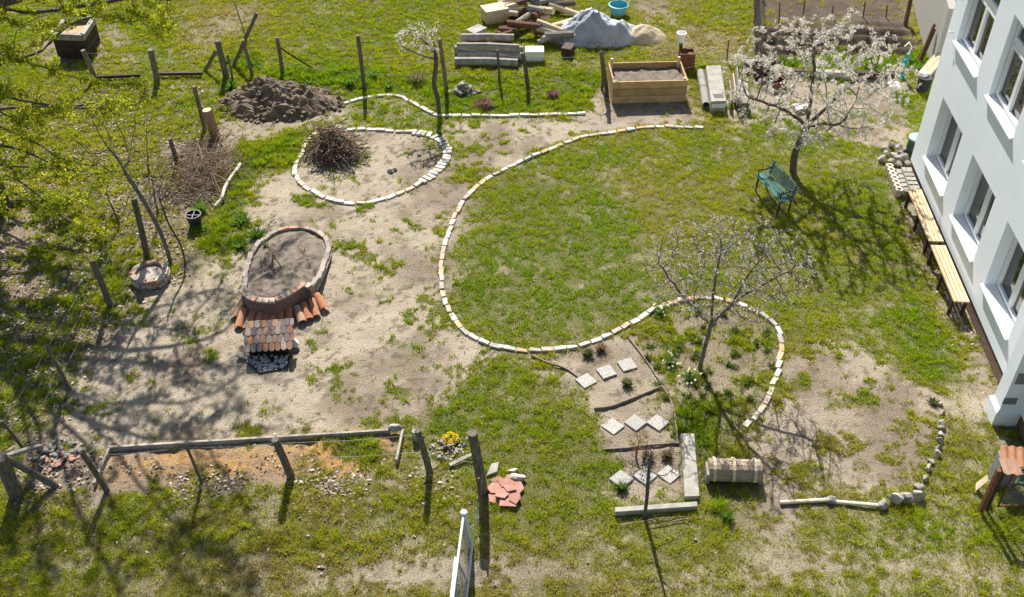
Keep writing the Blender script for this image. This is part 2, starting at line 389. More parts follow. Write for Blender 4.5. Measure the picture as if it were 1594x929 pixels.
lay([(230, 0 + 380), (300, 385), (290, 420), (200, 460), (150, 540), (95, 620), (60, 700), (20, 720), (100, 560), (160, 460)], g=.2, lit=.75, soil=.6)
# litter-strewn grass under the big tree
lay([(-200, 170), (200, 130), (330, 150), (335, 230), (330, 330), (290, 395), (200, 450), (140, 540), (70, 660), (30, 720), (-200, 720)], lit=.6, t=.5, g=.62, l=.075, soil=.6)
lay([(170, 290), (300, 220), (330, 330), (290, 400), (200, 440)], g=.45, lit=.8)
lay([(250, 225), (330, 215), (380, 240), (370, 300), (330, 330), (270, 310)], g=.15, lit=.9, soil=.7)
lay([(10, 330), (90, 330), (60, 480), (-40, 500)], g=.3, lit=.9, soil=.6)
# lawn
LAWN = [(1087, 200), (1000, 200), (950, 207), (900, 216), (820, 248), (757, 280), (715, 325), (692, 385), (688, 445), (705, 495), (745, 530), (810, 545), (880, 543),
        (945, 523), (1000, 494), (1060, 468), (1125, 467), (1200, 500), (1330, 540), (1480, 610), (1520, 600), (1420, 300), (1385, 235), (1200, 215)]
lay(LAWN, g=.93, t=.62, l=.045, soft=3, warp=.3)
lay([(770, 270), (900, 225), (1000, 230), (1000, 480), (880, 520), (760, 500), (720, 430), (740, 330)], g=.99, t=.85)
lay([(700, 330), (735, 300), (735, 350), (712, 400), (712, 470), (730, 510), (700, 500), (688, 440)], g=.25, soil=.45, soft=3, warp=.6)
lay([(950, 270), (1120, 270), (1180, 330), (1120, 400), (1000, 350)], g=.8, t=.35, soil=.4)
lay([(990, 380), (1060, 380), (1040, 470), (990, 480)], g=.5, soil=.5)
lay([(1280, 260), (1390, 250), (1420, 330), (1440, 420), (1380, 400), (1290, 330)], g=.97, t=.85)
lay([(1400, 470), (1470, 490), (1520, 600), (1450, 600), (1390, 540)], g=.97, t=.85, l=.065)
for q in [(880, 300), (860, 345), (920, 350), (815, 320), (790, 420), (900, 440), (960, 410), (850, 480), (1010, 255), (840, 265), (1150, 290)]: spot(q[0], q[1], .24, g=.45, soil=.6)
# strip of earth along the house
lay([(1385, 235), (1412, 262), (1560, 612), (1545, 640), (1500, 590), (1440, 400), (1400, 300)], g=.12, soil=.45, t=.3, lit=.35, soft=4)
lay([(1500, 590), (1560, 610), (1600, 760), (1545, 700), (1480, 640)], g=.3, soil=.25, t=.5)
# bare circle on the right
lay([(1215, 555), (1300, 535), (1400, 590), (1455, 612), (1480, 640), (1470, 700), (1440, 775), (1380, 792), (1290, 782), (1240, 800), (1200, 842), (1185, 830), (1190, 760), (1170, 700), (1175, 660), (1210, 600)], g=.15, t=.4, soil=.42)
lay([(1195, 790), (1250, 790), (1230, 825), (1200, 842)], g=.02, soil=.5)
# bed under the small tree, slab strip
lay([(985, 520), (1040, 478), (1120, 465), (1190, 490), (1215, 540), (1210, 600), (1165, 655), (1090, 690), (1060, 670), (1030, 600)], g=.42, t=.65, soil=.62, l=.08, warp=.4)
lay([(1060, 625), (1100, 615), (1160, 650), (1110, 700), (1065, 670)], g=.85, t=.85, l=.075)
lay([(820, 550), (900, 540), (985, 515), (1030, 600), (1055, 670), (1062, 775), (958, 785), (935, 660), (905, 590), (870, 572)], g=.02, soil=.40, t=.4, soft=3, warp=.2)
lay([(812, 556), (875, 575), (905, 592), (900, 630), (860, 620), (820, 590)], g=.2, soil=.3)
# front lawn and the worn track across it
lay([(640, 660), (780, 560), (860, 610), (920, 640), (950, 780), (800, 860), (720, 700)], g=.86, t=.6)
lay([(-60, 770), (740, 740), (740, 860), (400, 880), (-60, 900)], g=.88, t=.42, l=.07, lit=.05)
lay([(420, 885), (700, 868), (1000, 895), (1250, 872), (1700, 868), (1700, 900), (1250, 908), (900, 918), (440, 918)], g=.26, t=.12, soil=.42)
lay([(180, 900), (440, 885), (440, 915), (180, 960)], g=.5, t=.15, soil=.4)
lay([(1120, 790), (1200, 790), (1190, 830), (1110, 830)], g=.45, t=.3, soil=.5)
lay([(1380, 790), (1470, 700), (1560, 690), (1600, 850), (1450, 850), (1250, 840)], g=.72, t=.6, l=.07)
# box bed with dead orange growth, leaf rows by the front fence
lay([(168, 698), (620, 670), (615, 715), (600, 735), (150, 755)], g=.10, t=.3, soil=.75, orange=1, lit=.08, soft=3, warp=.4)
lay([(500, 680), (600, 676), (600, 720), (520, 730)], g=.35, t=.7)
lay([(100, 745), (630, 730), (640, 752), (100, 778)], g=.15, lit=1.0, soil=.8, soft=3)
lay([(640, 690), (720, 690), (735, 760), (640, 760)], g=.45, lit=.4)
lay([(0, 690), (150, 690), (150, 770), (0, 760)], g=.15, lit=.6, soil=.7)
# working yard behind the blossom tree
lay([(1080, 140), (1110, 175), (1160, 140), (1400, 112), (1425, 130), (1420, 200), (1390, 235), (1280, 215), (1150, 205), (1130, 180)], g=.12, soil=.38, t=.7)
lay([(1150, 190), (1250, 205), (1380, 232), (1300, 250), (1150, 230)], g=.75, t=.7)
lay([(880, 205), (905, 175), (930, 135), (955, 130), (1075, 120), (1085, 182), (1075, 192), (1000, 193), (930, 207)], g=.06, soil=.32, soft=3)
# tufts that stand out
for q in [(572, 432, .5), (600, 415, .35), (640, 545, .55), (660, 520, .35), (560, 460, .4), (530, 575, .35), (500, 390, .3), (655, 480, .35), (545, 395, .3), (620, 370, .45), (670, 385, .5), (590, 465, .3),
          (480, 545, .25), (520, 600, .2), (690, 250, .3), (720, 270, .35), (650, 330, .35), (470, 310, .3), (495, 320, .25), (620, 610, .3), (615, 575, .3), (510, 500, .35), (585, 560, .2), (640, 500, .3), (440, 590, .2), (455, 640, .2), (300, 600, .22),
          (230, 500, .2), (130, 640, .3), (320, 565, .2), (700, 330, .25), (560, 320, .25), (1245, 600, .3), (1300, 640, .25), (1400, 720, .3), (1260, 740, .3), (1340, 620, .3), (1265, 545, .35)]:
    spot(q[0], q[1], q[2], g=.43, t=.7, l=.055)
for q in [(430, 135, .1)]: pass
for q in [(380, 100, .5, .14), (365, 170, .4, .12), (1090, 108, .4, .12), (1150, 105, .4, .12), (1131, 806, .13, .12), (560, 700, .4, .12), (1075, 640, .35, .10), (700, 650, .3, .07), (400, 260, .3, .12), (1410, 150, .35, .15), (1450, 90, .5, .2)]:
    spot(q[0], q[1], q[2], g=1, t=.95, l=q[3])
NS = uniform_rank(.55 * fbm(GXX, GYY, .55, 21, 4, .7) + .45 * fbm(GXX, GYY, .16, 29, 3, .7))
D = np.clip((G - NS) / .22 + .25, 0, 1)                        # patchy cover
HOLE = np.clip((uniform_rank(.6 * fbm(GXX, GYY, .17, 171, 3) + .4 * fbm(GXX, GYY, .8, 173, 2)) - .80) * 9, 0, 1)
D = np.maximum(D, np.clip((G - .40) * 2.0, 0, .9) * np.clip(1.25 - .55 * (NS > .86), 0, 1))
D = D * (1 - .6 * HOLE * np.clip((1.02 - G) * 6, .25, 1))
N2 = fbm(GXX, GYY, 2.5, 41, 4); N3 = uniform_rank(fbm(GXX, GYY, .35, 47, 3))
T = np.clip(T + (N2 - .5) * .7 + (N3 - .5) * .25, 0, 1)
# colours of the bare soil (its own colour only)
sand = np.array([.41, .345, .258]); sand2 = np.array([.24, .19, .135]); earth = np.array([.20, .155, .115]); thatch = np.array([.15, .15, .045]); orange = np.array([.44, .25, .085]); wood = np.array([.2, .18, .13])
k = np.clip((uniform_rank(fbm(GXX, GYY, 1.3, 61, 5, .65)) - .45) * 1.8, 0, 1)[..., None]
base = sand * (1 - k) + sand2 * k
s_ = np.clip(SR + (fbm(GXX, GYY, .5, 67, 4) - .5) * .5 * (SR > .03), 0, 1)[..., None]
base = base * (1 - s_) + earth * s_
sp = np.clip((uniform_rank(fbm(GXX, GYY, .13, 71, 2)) - .84) * 7, 0, .7)[..., None]     # crumbs and small dark bits
base = base * (1 - sp) + np.array([.13, .105, .075]) * sp
o_ = (OR * np.clip(.35 + 1.5 * (fbm(GXX, GYY, .4, 73, 4) - .3), 0, 1))[..., None]
base = base * (1 - o_) + orange * o_
tl_ = region([(1172, -30), (1410, -30), (1436, 92), (1168, 98)], 4, .3)[..., None]; base = base * (1 - .5 * tl_)
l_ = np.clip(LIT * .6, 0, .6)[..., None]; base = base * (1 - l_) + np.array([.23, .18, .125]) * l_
g_ = np.maximum(np.clip(D * 1.1, 0, 1) * .85, np.clip((G - .3) * 1.7, 0, .8) * (1 - .35 * HOLE))[..., None]; base = base * (1 - g_) + thatch * g_
HGT = (fbm(GXX, GYY, .9, 81, 4) - .5) * .05 + (fbm(GXX, GYY, .18, 83, 3) - .5) * .022
dips = np.clip((uniform_rank(fbm(GXX, GYY, .45, 87, 2)) - .93) * 10, 0, .7); HGT = HGT - dips * .03 * (1 - D)
tilled = region([(1172, 42), (1412, 40), (1432, 90), (1168, 95)], 6, .3)
HGT = HGT + tilled * (.10 * np.sin((GYY + .07 * np.sin(GXX * 2.3)) * 2 * math.pi / .62) + (fbm(GXX, GYY, .2, 91, 3) - .5) * .1)
box = region([(175, 700), (610, 672), (605, 710), (155, 752)], 3, 0); HGT = HGT + box * (fbm(GXX, GYY, .3, 95, 3) - .3) * .12
def sample(A, x, y):
    i = np.clip(np.rint((x - GX0) / GS).astype(int), 0, NX - 1); j = np.clip(np.rint((y - GY0) / GS).astype(int), 0, NY - 1); return A[j, i]
def gz(x, y): return float(sample(HGT, np.array([x]), np.array([y]))[0])
# one sheet to the horizon: the fine grid with wide coarse margins
ox = np.r_[-600, -250, -100, -50, -28, gx, 28, 50, 100, 250, 600]; oy = np.r_[-500, -200, -60, -20, 0, 4, gy, 40, 50, 80, 150, 300, 700]
AX, AY = np.meshgrid(ox, oy); fine = (AX >= GX0) & (AX <= GX1) & (AY >= GY0) & (AY <= GY1)
AZ = np.where(fine, sample(HGT, AX, AY), 0.0)
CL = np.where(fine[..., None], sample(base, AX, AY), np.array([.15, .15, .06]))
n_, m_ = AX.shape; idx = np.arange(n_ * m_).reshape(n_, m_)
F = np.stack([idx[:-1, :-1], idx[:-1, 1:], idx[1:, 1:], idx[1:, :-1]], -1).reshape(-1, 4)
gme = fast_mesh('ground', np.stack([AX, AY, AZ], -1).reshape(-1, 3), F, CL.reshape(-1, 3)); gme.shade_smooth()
gm = bpy.data.materials.new('ground_soil'); gm.use_nodes = True; t_ = gm.node_tree; N_, L_ = t_.nodes, t_.links
b_ = N_['Principled BSDF']; b_.inputs['Roughness'].default_value = .97; b_.inputs['Specular IOR Level'].default_value = .1
at_ = N_.new('ShaderNodeAttribute'); at_.attribute_name = 'col'; tc_ = N_.new('ShaderNodeTexCoord')
nz = N_.new('ShaderNodeTexNoise'); nz.inputs['Scale'].default_value = 34; nz.inputs['Detail'].default_value = 8; nz.inputs['Roughness'].default_value = .75; L_.new(tc_.outputs['Object'], nz.inputs[0])
mr_ = N_.new('ShaderNodeMapRange'); mr_.inputs[1].default_value = .3; mr_.inputs[2].default_value = .7; mr_.inputs[3].default_value = .5; mr_.inputs[4].default_value = 1.35; L_.new(nz.outputs['Fac'], mr_.inputs[0])
hs_ = N_.new('ShaderNodeHueSaturation'); L_.new(at_.outputs['Color'], hs_.inputs['Color']); L_.new(mr_.outputs[0], hs_.inputs['Value']); L_.new(hs_.outputs[0], b_.inputs['Base Color'])
nb = N_.new('ShaderNodeTexNoise'); nb.inputs['Scale'].default_value = 22; nb.inputs['Detail'].default_value = 8; nb.inputs['Roughness'].default_value = .7; L_.new(tc_.outputs['Object'], nb.inputs[0])
bp_ = N_.new('ShaderNodeBump'); bp_.inputs['Strength'].default_value = .85; bp_.inputs['Distance'].default_value = .05; L_.new(nb.outputs['Fac'], bp_.inputs['Height']); L_.new(bp_.outputs[0], b_.inputs['Normal'])
structure('ground', gme, gm)

# ------------------------------------------------------------------ grass blades (nobody could count them)
def in_frame(x, y, pad=.6):
    z = y * _C + CAMH * _S; return (np.abs(x) < z * 797 / FPX + pad) & (y > 9.0) & (y < 33.5)
CLUMP = uniform_rank(.8 * fbm(GXX, GYY, .12, 131, 2) + .3 * fbm(GXX, GYY, .3, 137, 2)) ** 1.3
def blades(n, seed):
    r = np.random.default_rng(seed); x = r.uniform(-17, 17, n * 3); y = 9 + 24.5 * r.random(n * 3) ** 1.15
    d = sample(D, x, y); near = np.clip(1.25 - (y - 10) / 40, .5, 1.2)
    k = in_frame(x, y) & (r.random(n * 3) < d * near); x, y = x[k][:n], y[k][:n]; n = len(x)
    tt = np.clip(sample(T, x, y) + r.normal(0, .16, n), 0, 1); ln = sample(LEN, x, y) * r.uniform(.5, 1.25, n) * (.35 + 1.3 * sample(CLUMP, x, y))
    a = r.uniform(0, 2 * math.pi, n); wd = r.uniform(.0036, .0085, n) * (y / 15) ** .7 * (1 + ln * 4); le = r.uniform(.2, 1.1, n) * ln; b = r.uniform(0, 2 * math.pi, n)
    z = sample(HGT, x, y) - .004
    p0 = np.stack([x - np.cos(a) * wd, y - np.sin(a) * wd, z], -1); p1 = np.stack([x + np.cos(a) * wd, y + np.sin(a) * wd, z], -1)
    p2 = np.stack([x + np.cos(b) * le, y + np.sin(b) * le, z + ln * .95], -1)
    straw = np.array([.46, .36, .16]); olive = np.array([.45, .44, .025]); lush = np.array([.225, .36, .014])
    c = np.where((tt < .3)[:, None], straw + (olive - straw) * (tt / .3)[:, None], olive + (lush - olive) * ((tt - .3) / .7)[:, None]) * r.uniform(.7, 1.25, n)[:, None] * (.72 + .4 * sample(CLUMP, x, y))[:, None]
    V = np.stack([p0, p1, p2], 1).reshape(-1, 3); Fc = np.arange(3 * n).reshape(-1, 3)
    return V, Fc, np.repeat(c, 3, 0)
V, Fc, cc = blades(1600000, 5)
o = link('grass', fast_mesh('grass', V, Fc, cc), M['grass']); tag(o, 'short patchy grass with greener tufts over the sandy ground', 'grass', kind='stuff')
# dry leaves and crumbs lying on the ground
def litter(n, seed, dens, size, cols, name, label, cat, up=.35):
    r = np.random.default_rng(seed); x = r.uniform(-17, 17, n * 12); y = r.uniform(9, 32, n * 12)
    k = in_frame(x, y) & (r.random(n * 12) < sample(dens, x, y)); x, y = x[k][:n], y[k][:n]; n = len(x)
    z = sample(HGT, x, y) + r.uniform(.004, .03, n); a = r.uniform(0, 2 * math.pi, n); s = size * r.uniform(.5, 1.35, n)
    u = np.stack([np.cos(a), np.sin(a), r.normal(0, up, n)], -1) * s[:, None]; v = np.stack([-np.sin(a), np.cos(a), r.normal(0, up, n)], -1) * (s * r.uniform(.45, .8, n))[:, None]
    c = np.stack([x, y, z], -1); V = np.stack([c - u, c - v * .8, c + u, c + v], 1).reshape(-1, 3); F = np.arange(4 * n).reshape(-1, 4)
    cl = np.array(cols)[r.integers(0, len(cols), n)] * r.uniform(.7, 1.2, n)[:, None]
    V[:, 2] = np.maximum(V[:, 2], np.repeat(sample(HGT, x, y), 4) + .003)
    o = link(name, fast_mesh(name, V, F, np.repeat(cl, 4, 0)), M['litter']); return tag(o, label, cat, kind='stuff')
patch = np.clip(2.2 * uniform_rank(fbm(GXX, GYY, .7, 141, 4)) - .5, .04, 1)
litter(30000, 11, LIT * patch, .038, [(.36, .29, .21), (.46, .39, .30), (.28, .21, .14), (.20, .14, .09), (.54, .48, .40), (.16, .12, .09)], 'leaf_litter', 'dry pale fallen leaves scattered under the big tree and along the front fence', 'leaf litter')
litter(9000, 13, np.full(GXX.shape, .3) * (1.1 - D * .7), .016, [(.3, .25, .19), (.2, .155, .11), (.5, .45, .38), (.12, .09, .065), (.14, .11, .08)], 'ground_crumbs', 'small leaf and twig crumbs lying about the yard', 'litter')

# ------------------------------------------------------------------ the white house
A_ = P(1412, 267); B_ = P(1554, 604); fd = (B_ - A_).normalized(); fn = Vector((fd.y, -fd.x, 0))
if fn.x > 0: fn = -fn
def FS(s, o, z): return A_ + fd * s + fn * o + Vector((0, 0, z))      # along the facade, out from it, up
def on_facade(px, py, z):
    q = P(px, py, z) - A_; q.z = 0; return q.dot(fd), q.dot(fn)
house = thing('white_house', 'white rendered two storey house with brick plinth and deep set windows', 'house', tuple(A_))
def fbox(mb, s0, s1, o0, o1, z0, z1):
    vs = [FS(s, o, z) for z in (z0, z1) for s, o in ((s0, o0), (s1, o0), (s1, o1), (s0, o1))]
    mb.add(vs, [(0, 1, 2, 3), (7, 6, 5, 4), (0, 4, 5, 1), (1, 5, 6, 2), (2, 6, 7, 3), (3, 7, 4, 0)])
WINS = [(.83, 2.40, .93, 2.52, 0), (3.18, 4.75, .93, 2.52, 0), (5.53, 7.10, .93, 2.52, 0), (.62, 2.2, 3.74, 5.5, 1), (3.0, 4.58, 3.74, 5.5, 1), (5.4, 6.95, 3.74, 5.5, 1)]
ZT, SE = 8.4, 15.0
wall = MB()
ss = sorted({0, SE} | {a for w_ in WINS for a in w_[:2]}); zs = sorted({.35, ZT} | {a for w_ in WINS for a in w_[2:4]})
for i in range(len(ss) - 1):
    for j in range(len(zs) - 1):
        cs, cz = (ss[i] + ss[i + 1]) / 2, (zs[j] + zs[j + 1]) / 2
        if any(w_[0] < cs < w_[1] and w_[2] < cz < w_[3] for w_ in WINS): continue
        wall.add([FS(ss[i], 0, zs[j]), FS(ss[i + 1], 0, zs[j]), FS(ss[i + 1], 0, zs[j + 1]), FS(ss[i], 0, zs[j + 1])], [(3, 2, 1, 0)])
for s0, s1, z0, z1, k_ in WINS:                                   # reveals
    RD = .13 if k_ else .23
    for a, b in (((s0, z0), (s1, z0)), ((s1, z0), (s1, z1)), ((s1, z1), (s0, z1)), ((s0, z1), (s0, z0))):
        wall.add([FS(a[0], 0, a[1]), FS(b[0], 0, b[1]), FS(b[0], -RD - .1, b[1]), FS(a[0], -RD - .1, a[1])], [(3, 2, 1, 0)])
wall.add([FS(0, 0, .35), FS(0, 0, ZT), FS(0, -9, ZT), FS(0, -9, .35)], [(0, 1, 2, 3)])
wall.add([FS(SE, 0, .35), FS(SE, 0, ZT), FS(SE, -9, ZT), FS(SE, -9, .35)], [(3, 2, 1, 0)])
wall.add([FS(0, -9, .35), FS(0, -9, ZT), FS(SE, -9, ZT), FS(SE, -9, .35)], [(0, 1, 2, 3)])
wall.add([FS(0, 0, .35), FS(SE, 0, .35), FS(SE, -.06, .35), FS(0, -.06, .35)], [(0, 1, 2, 3)])
part('wall', wall, M['render'], house)
pl = MB(); fbox(pl, .05, SE - .05, -8.95, -.025, -.1, .352); part('plinth', pl, M['plinth'], house)
pil = MB(); fbox(pil, 8.07, 8.42, -.01, .37, .40, ZT - .02)
b0 = [FS(s, o, -.05) for s, o in ((8.02, -.01), (8.47, -.01), (8.47, .43), (8.02, .43))]; b1 = [FS(s, o, .34) for s, o in ((8.02, -.01), (8.47, -.01), (8.47, .43), (8.02, .43))]; b2 = [FS(s, o, .42) for s, o in ((8.07, -.01), (8.42, -.01), (8.42, .37), (8.07, .37))]
pil.add(b0 + b1 + b2, [(i, (i + 1) % 4, 4 + (i + 1) % 4, 4 + i) for i in range(4)] + [(4 + i, 4 + (i + 1) % 4, 8 + (i + 1) % 4, 8 + i) for i in range(4)])
part('pilaster', pil, M['render'], house)
rf = MB(); rf.add([FS(-.12, .14, ZT), FS(SE + .12, .14, ZT), FS(SE + .12, -9.14, ZT), FS(-.12, -9.14, ZT), FS(1.5, -4.5, ZT + 3), FS(SE - 1.5, -4.5, ZT + 3)], [(0, 1, 5, 4), (1, 2, 5), (2, 3, 4, 5), (3, 0, 4), (3, 2, 1, 0)])
part('roof', rf, M['tilebatten'], house)
for zz, hh, s_ in ((1.18, .26, .21), (.62, .16, .28)):
    v_ = MB(); c = FS(8.424, s_ - .02, zz); v_.box(c, (.24, .012, hh), math.atan2(fn.y, fn.x))
    part('vent_cover', v_, M['greybox'], house)
hk = MB(); hk.tube([FS(.38, 0, 3.86), FS(.38, .1, 3.86), FS(.3, .1, 3.86)], .012, 6); part('wall_hook', hk, M['galv'], house)
for s0, s1, z0, z1, up in WINS:
    RD = .13 if up else .23; wf = MB(); o1 = -RD; o0 = -RD - .07; fw = .08
    zt = z1 - .5 if up else z1
    def ring(a, b, c, d, w_, oo0, oo1):
        fbox(wf, a, b, oo0, oo1, c, c + w_); fbox(wf, a, b, oo0, oo1, d - w_, d); fbox(wf, a, a + w_, oo0, oo1, c + w_, d - w_); fbox(wf, b - w_, b, oo0, oo1, c + w_, d - w_)
    ring(s0 + .002, s1 - .002, z0 + .03, z1 - .002, fw, o0, o1)
    if up: fbox(wf, s0 + fw, s1 - fw, o0, o1 + .012, zt - .05, zt + .05)
    win = part('window', wf, M['white'], house, bevel=.006)
    mid = (s0 + s1) / 2 + .0; zlo = z0 + .03 + fw
    lights = [(s0 + fw, mid, zlo, zt - (.05 if up else fw)), (mid, s1 - fw, zlo, zt - (.05 if up else fw))]
    if up: lights += [(s0 + fw, mid, zt + .05, z1 - fw), (mid, s1 - fw, zt + .05, z1 - fw)]
    for a, b, c, d in lights:
        sh = MB(); wf = sh; ring(a + .003, b - .003, c + .003, d - .003, .06, o0 + .02, o1 + .022)
        part('sash', sh, M['white'], win, bevel=.005)
        gl = MB(); fbox(gl, a + .06, b - .06, o0 + .02, o0 + .035, c + .06, d - .06); part('pane', gl, M['glass'], win)
    si = MB(); vs = [FS(s, o, z) for s, o, z in ((s0 - .03, .065, z0 - .005), (s1 + .03, .065, z0 - .005), (s1 + .03, .065, z0 + .028), (s0 - .03, .065, z0 + .028), (s0 + .002, -RD + .01, z0 + .004), (s1 - .002, -RD + .01, z0 + .004), (s1 - .002, -RD + .01, z0 + .055), (s0 + .002, -RD + .01, z0 + .055))]
    si.add(vs, [(3, 2, 1, 0), (7, 3, 0, 4), (6, 5, 1, 2), (6, 2, 3, 7), (0, 1, 5, 4)])
    part('sill', si, M['sill'], win)

# ------------------------------------------------------------------ edging bricks, each one an object
def brick_mesh(seed, size=(.24, .115, .071)):
    r = random.Random(seed); mb = MB(); mb.box((0, 0, 0), size); me = mesh_from('brick', mb)
    bm = bmesh.new(); bm.from_mesh(me); bmesh.ops.bevel(bm, geom=bm.edges[:], offset=.008, segments=1, affect='EDGES')
    for v in bm.verts: v.co += Vector((r.uniform(-1, 1), r.uniform(-1, 1), r.uniform(-1, 1))) * .0045
    if seed % 3 == 0:
        for v in bm.verts:
            if v.co.x > 0 and v.co.y > 0: v.co -= Vector((.03, .02, .01))
    bm.to_mesh(me); bm.free(); return me
BR = [brick_mesh(i) for i in range(6)]; BRH = [brick_mesh(i + 10, (.17, .115, .071)) for i in range(3)]
for me in BR + BRH: me.materials.append(M['brick'])
BRD = [m.copy() for m in BR]
for me in BRD: me.materials[0] = M['brick_dark']
BRP = [m.copy() for m in BR]
for me in BRP: me.materials[0] = M['brick_pale']
def smooth_path(pts, closed=False, n=14):
    out = []; L = len(pts)
    for i in range(L if closed else L - 1):
        g = lambda k: pts[k % L] if closed else pts[min(max(k, 0), L - 1)]
        p0, p1, p2, p3 = g(i - 1), g(i), g(i + 1), g(i + 2)
        for j in range(n):
            t = j / n; out.append(.5 * ((2 * p1) + (p2 - p0) * t + (2 * p0 - 5 * p1 + 4 * p2 - p3) * t * t + (3 * p1 - p0 - 3 * p2 + p3) * t ** 3))
    out.append(pts[0] if closed else pts[-1]); return out
def walk(pts, step):
    """points and headings every `step(k)` metres"""
    res = []; acc = 0; need = 0; k = 0
    for i in range(len(pts) - 1):
        a, b = pts[i], pts[i + 1]; L = (b - a).length
        if L < 1e-6: continue
        while acc + L >= need:
            t = (need - acc) / L; q = a.lerp(b, t); res.append((q, math.atan2(b.y - a.y, b.x - a.x), k)); need += step(k); k += 1
        acc += L
    return res
def brick_row(px, label, group, closed=False, step=.252, meshes=BR, cross=None, z=None, seed=1, name='edging_brick'):
    r = random.Random(seed); pts = smooth_path([P(*p) for p in px], closed); first = None
    total = sum((pts[i + 1] - pts[i]).length for i in range(len(pts) - 1)); st = lambda k: step * r.uniform(.97, 1.05)
    run = 0; items = []
    for q, h, k in walk(pts, (lambda k: cross and .1 or st(k)) if False else st): items.append((q, h, k))
    if closed: items = items[:-1]
    for q, h, k in items:
        hz = z(q) if z else 0.0
        o = bpy.data.objects.new(name, r.choice(meshes)); COL.objects.link(o)
        o.location = (q.x + r.uniform(-.014, .014), q.y + r.uniform(-.014, .014), gz(q.x, q.y) + .012 + hz + r.uniform(-.012, .012)); o.scale = (r.uniform(.92, 1.04), r.uniform(.84, 1.02), 1)
        o.rotation_euler = (r.uniform(-.08, .08), r.uniform(-.07, .07), h + r.gauss(0, .07) + (math.pi / 2 if cross else 0)); tag(o, label, 'brick', group)
ARC = [(1087, 200), (1040, 198), (1000, 200), (950, 207), (900, 216), (860, 232), (820, 248), (790, 262), (757, 280), (733, 300), (715, 325), (702, 355), (692, 385), (687, 415), (688, 445), (694, 470), (705, 495), (722, 515), (745, 530), (775, 540), (810, 545), (845, 545), (880, 543), (915, 535), (945, 523), (975, 508), (1000, 494), (1025, 480), (1060, 468), (1095, 464), (1125, 467), (1155, 475), (1180, 487), (1200, 500), (1213, 520), (1216, 545), (1213, 570), (1205, 595), (1195, 620), (1180, 645), (1163, 660)]
brick_row(ARC[:20], 'pale or orange brick lying in the long curve on the sandy side of the lawn', 'bricks edging the lawn', seed=3)
brick_row(ARC[19:], 'pale, orange or grey brick lying in the curve around the small tree bed', 'bricks edging the small tree bed', seed=4)
brick_row([(645, 207), (672, 212), (688, 221), (697, 238), (691, 253), (676, 270), (655, 285)], 'pale brick set crosswise around the far bend of the oval sand bed', 'crosswise bricks of the oval sand bed', step=.14, cross=True, meshes=BRP, seed=5)
brick_row([(650, 288), (630, 298), (605, 308), (580, 315), (555, 317), (530, 315), (505, 308), (485, 298), (467, 285), (459, 270), (462, 255), (472, 238), (476, 222), (490, 210), (515, 205), (540, 203), (575, 202), (615, 205), (638, 206)], 'pale brick laid end to end around the oval sand bed', 'lengthwise bricks of the oval sand bed', meshes=BRP, seed=6)
brick_row([(538, 161), (560, 155), (590, 150), (620, 150), (637, 158), (655, 168), (672, 177), (690, 181), (720, 181), (760, 181), (800, 180), (850, 180), (890, 178), (913, 177)], 'whitish brick in the wavy row in front of the back fence planting', 'bricks edging the back planting strip', meshes=BRP, seed=7)

# ------------------------------------------------------------------ raised herb bed with its curved brick wall, tiles and tiled shelter
bc = P(440, 425)
ringpx = [(381, 458, .44), (381, 440, .36), (383, 425, .26), (388, 405, .15), (396, 389, .08), (410, 375, .03), (430, 363, 0), (450, 357, 0), (472, 356, 0), (492, 361, .02), (506, 371, .05), (512, 386, .12), (508, 405, .22), (500, 424, .32), (490, 442, .40), (480, 450, .44)]
ring3 = [P(x, y, z * .55) for x, y, z in ringpx]; ringp = smooth_path(ring3)
frontpx = [(379, 457), (388, 466), (402, 471), (424, 472), (440, 466), (456, 457), (473, 447), (484, 451)]
front3 = smooth_path([P(x, y, .46) for x, y in frontpx])
herb = thing('herb_bed', 'raised oval herb bed with a curved brick front wall and sloping soil', 'raised bed', (bc.x, bc.y, 0))
wl = MB()
cen = sum((Vector((p.x, p.y, 0)) for p in front3), Vector()) / len(front3); inn = (Vector((bc.x, bc.y, 0)) - cen).normalized()
inner = [p + Vector((inn.x, inn.y, 0)) * .14 for p in front3]; outf = [Vector((p.x, p.y, 0)) - inn * .07 for p in front3]
n = len(front3)
wl.add([Vector((p.x, p.y, -.05)) for p in outf] + [Vector((p.x, p.y, .455)) for p in front3] + [Vector((p.x, p.y, .455)) for p in inner] + [Vector((p.x, p.y, -.05)) for p in inner],
       [(i + k * n, i + 1 + k * n, i + 1 + (k + 1) * n, i + (k + 1) * n) for k in range(3) for i in range(n - 1)] + [(0, n, 2 * n, 3 * n), (n - 1, 4 * n - 1, 3 * n - 1, 2 * n - 1)])
part('brick_wall', wl, M['bedwall'], herb)
cp = MB(); 
for q, h, k in walk(front3, lambda k: .125): cp.box((q.x + inn.x * .07, q.y + inn.y * .06, .48), (.118, .15, .05), h)
part('coping', cp, ramp_mat('coping_brick', [(.42, .32, .25), (.40, .25, .18), (.46, .38, .30), (.34, .27, .23)], 14, island=True), herb, bevel=.006)
so_ = MB(); loop = [p for p in ringp] + [p for p in reversed(inner[::3])]; nl = len(loop); cz = .18
rings = []
for f, dz in ((1, -.03), (.88, .0), (.76, .02), (.64, .03), (.52, .05), (.4, .05), (.28, .06), (.16, .06)):
    rings.append([Vector((bc.x + (p.x - bc.x) * f, bc.y + (p.y - bc.y) * f, (p.z * f + cz * (1 - f)) + dz + .05 * mnoise.noise(Vector((p.x * f * 3, p.y * f * 3, 1))) + .035 * mnoise.noise(Vector((p.x * 5 * f + 3, p.y * 9 * f, f * 7))))) for p in loop])
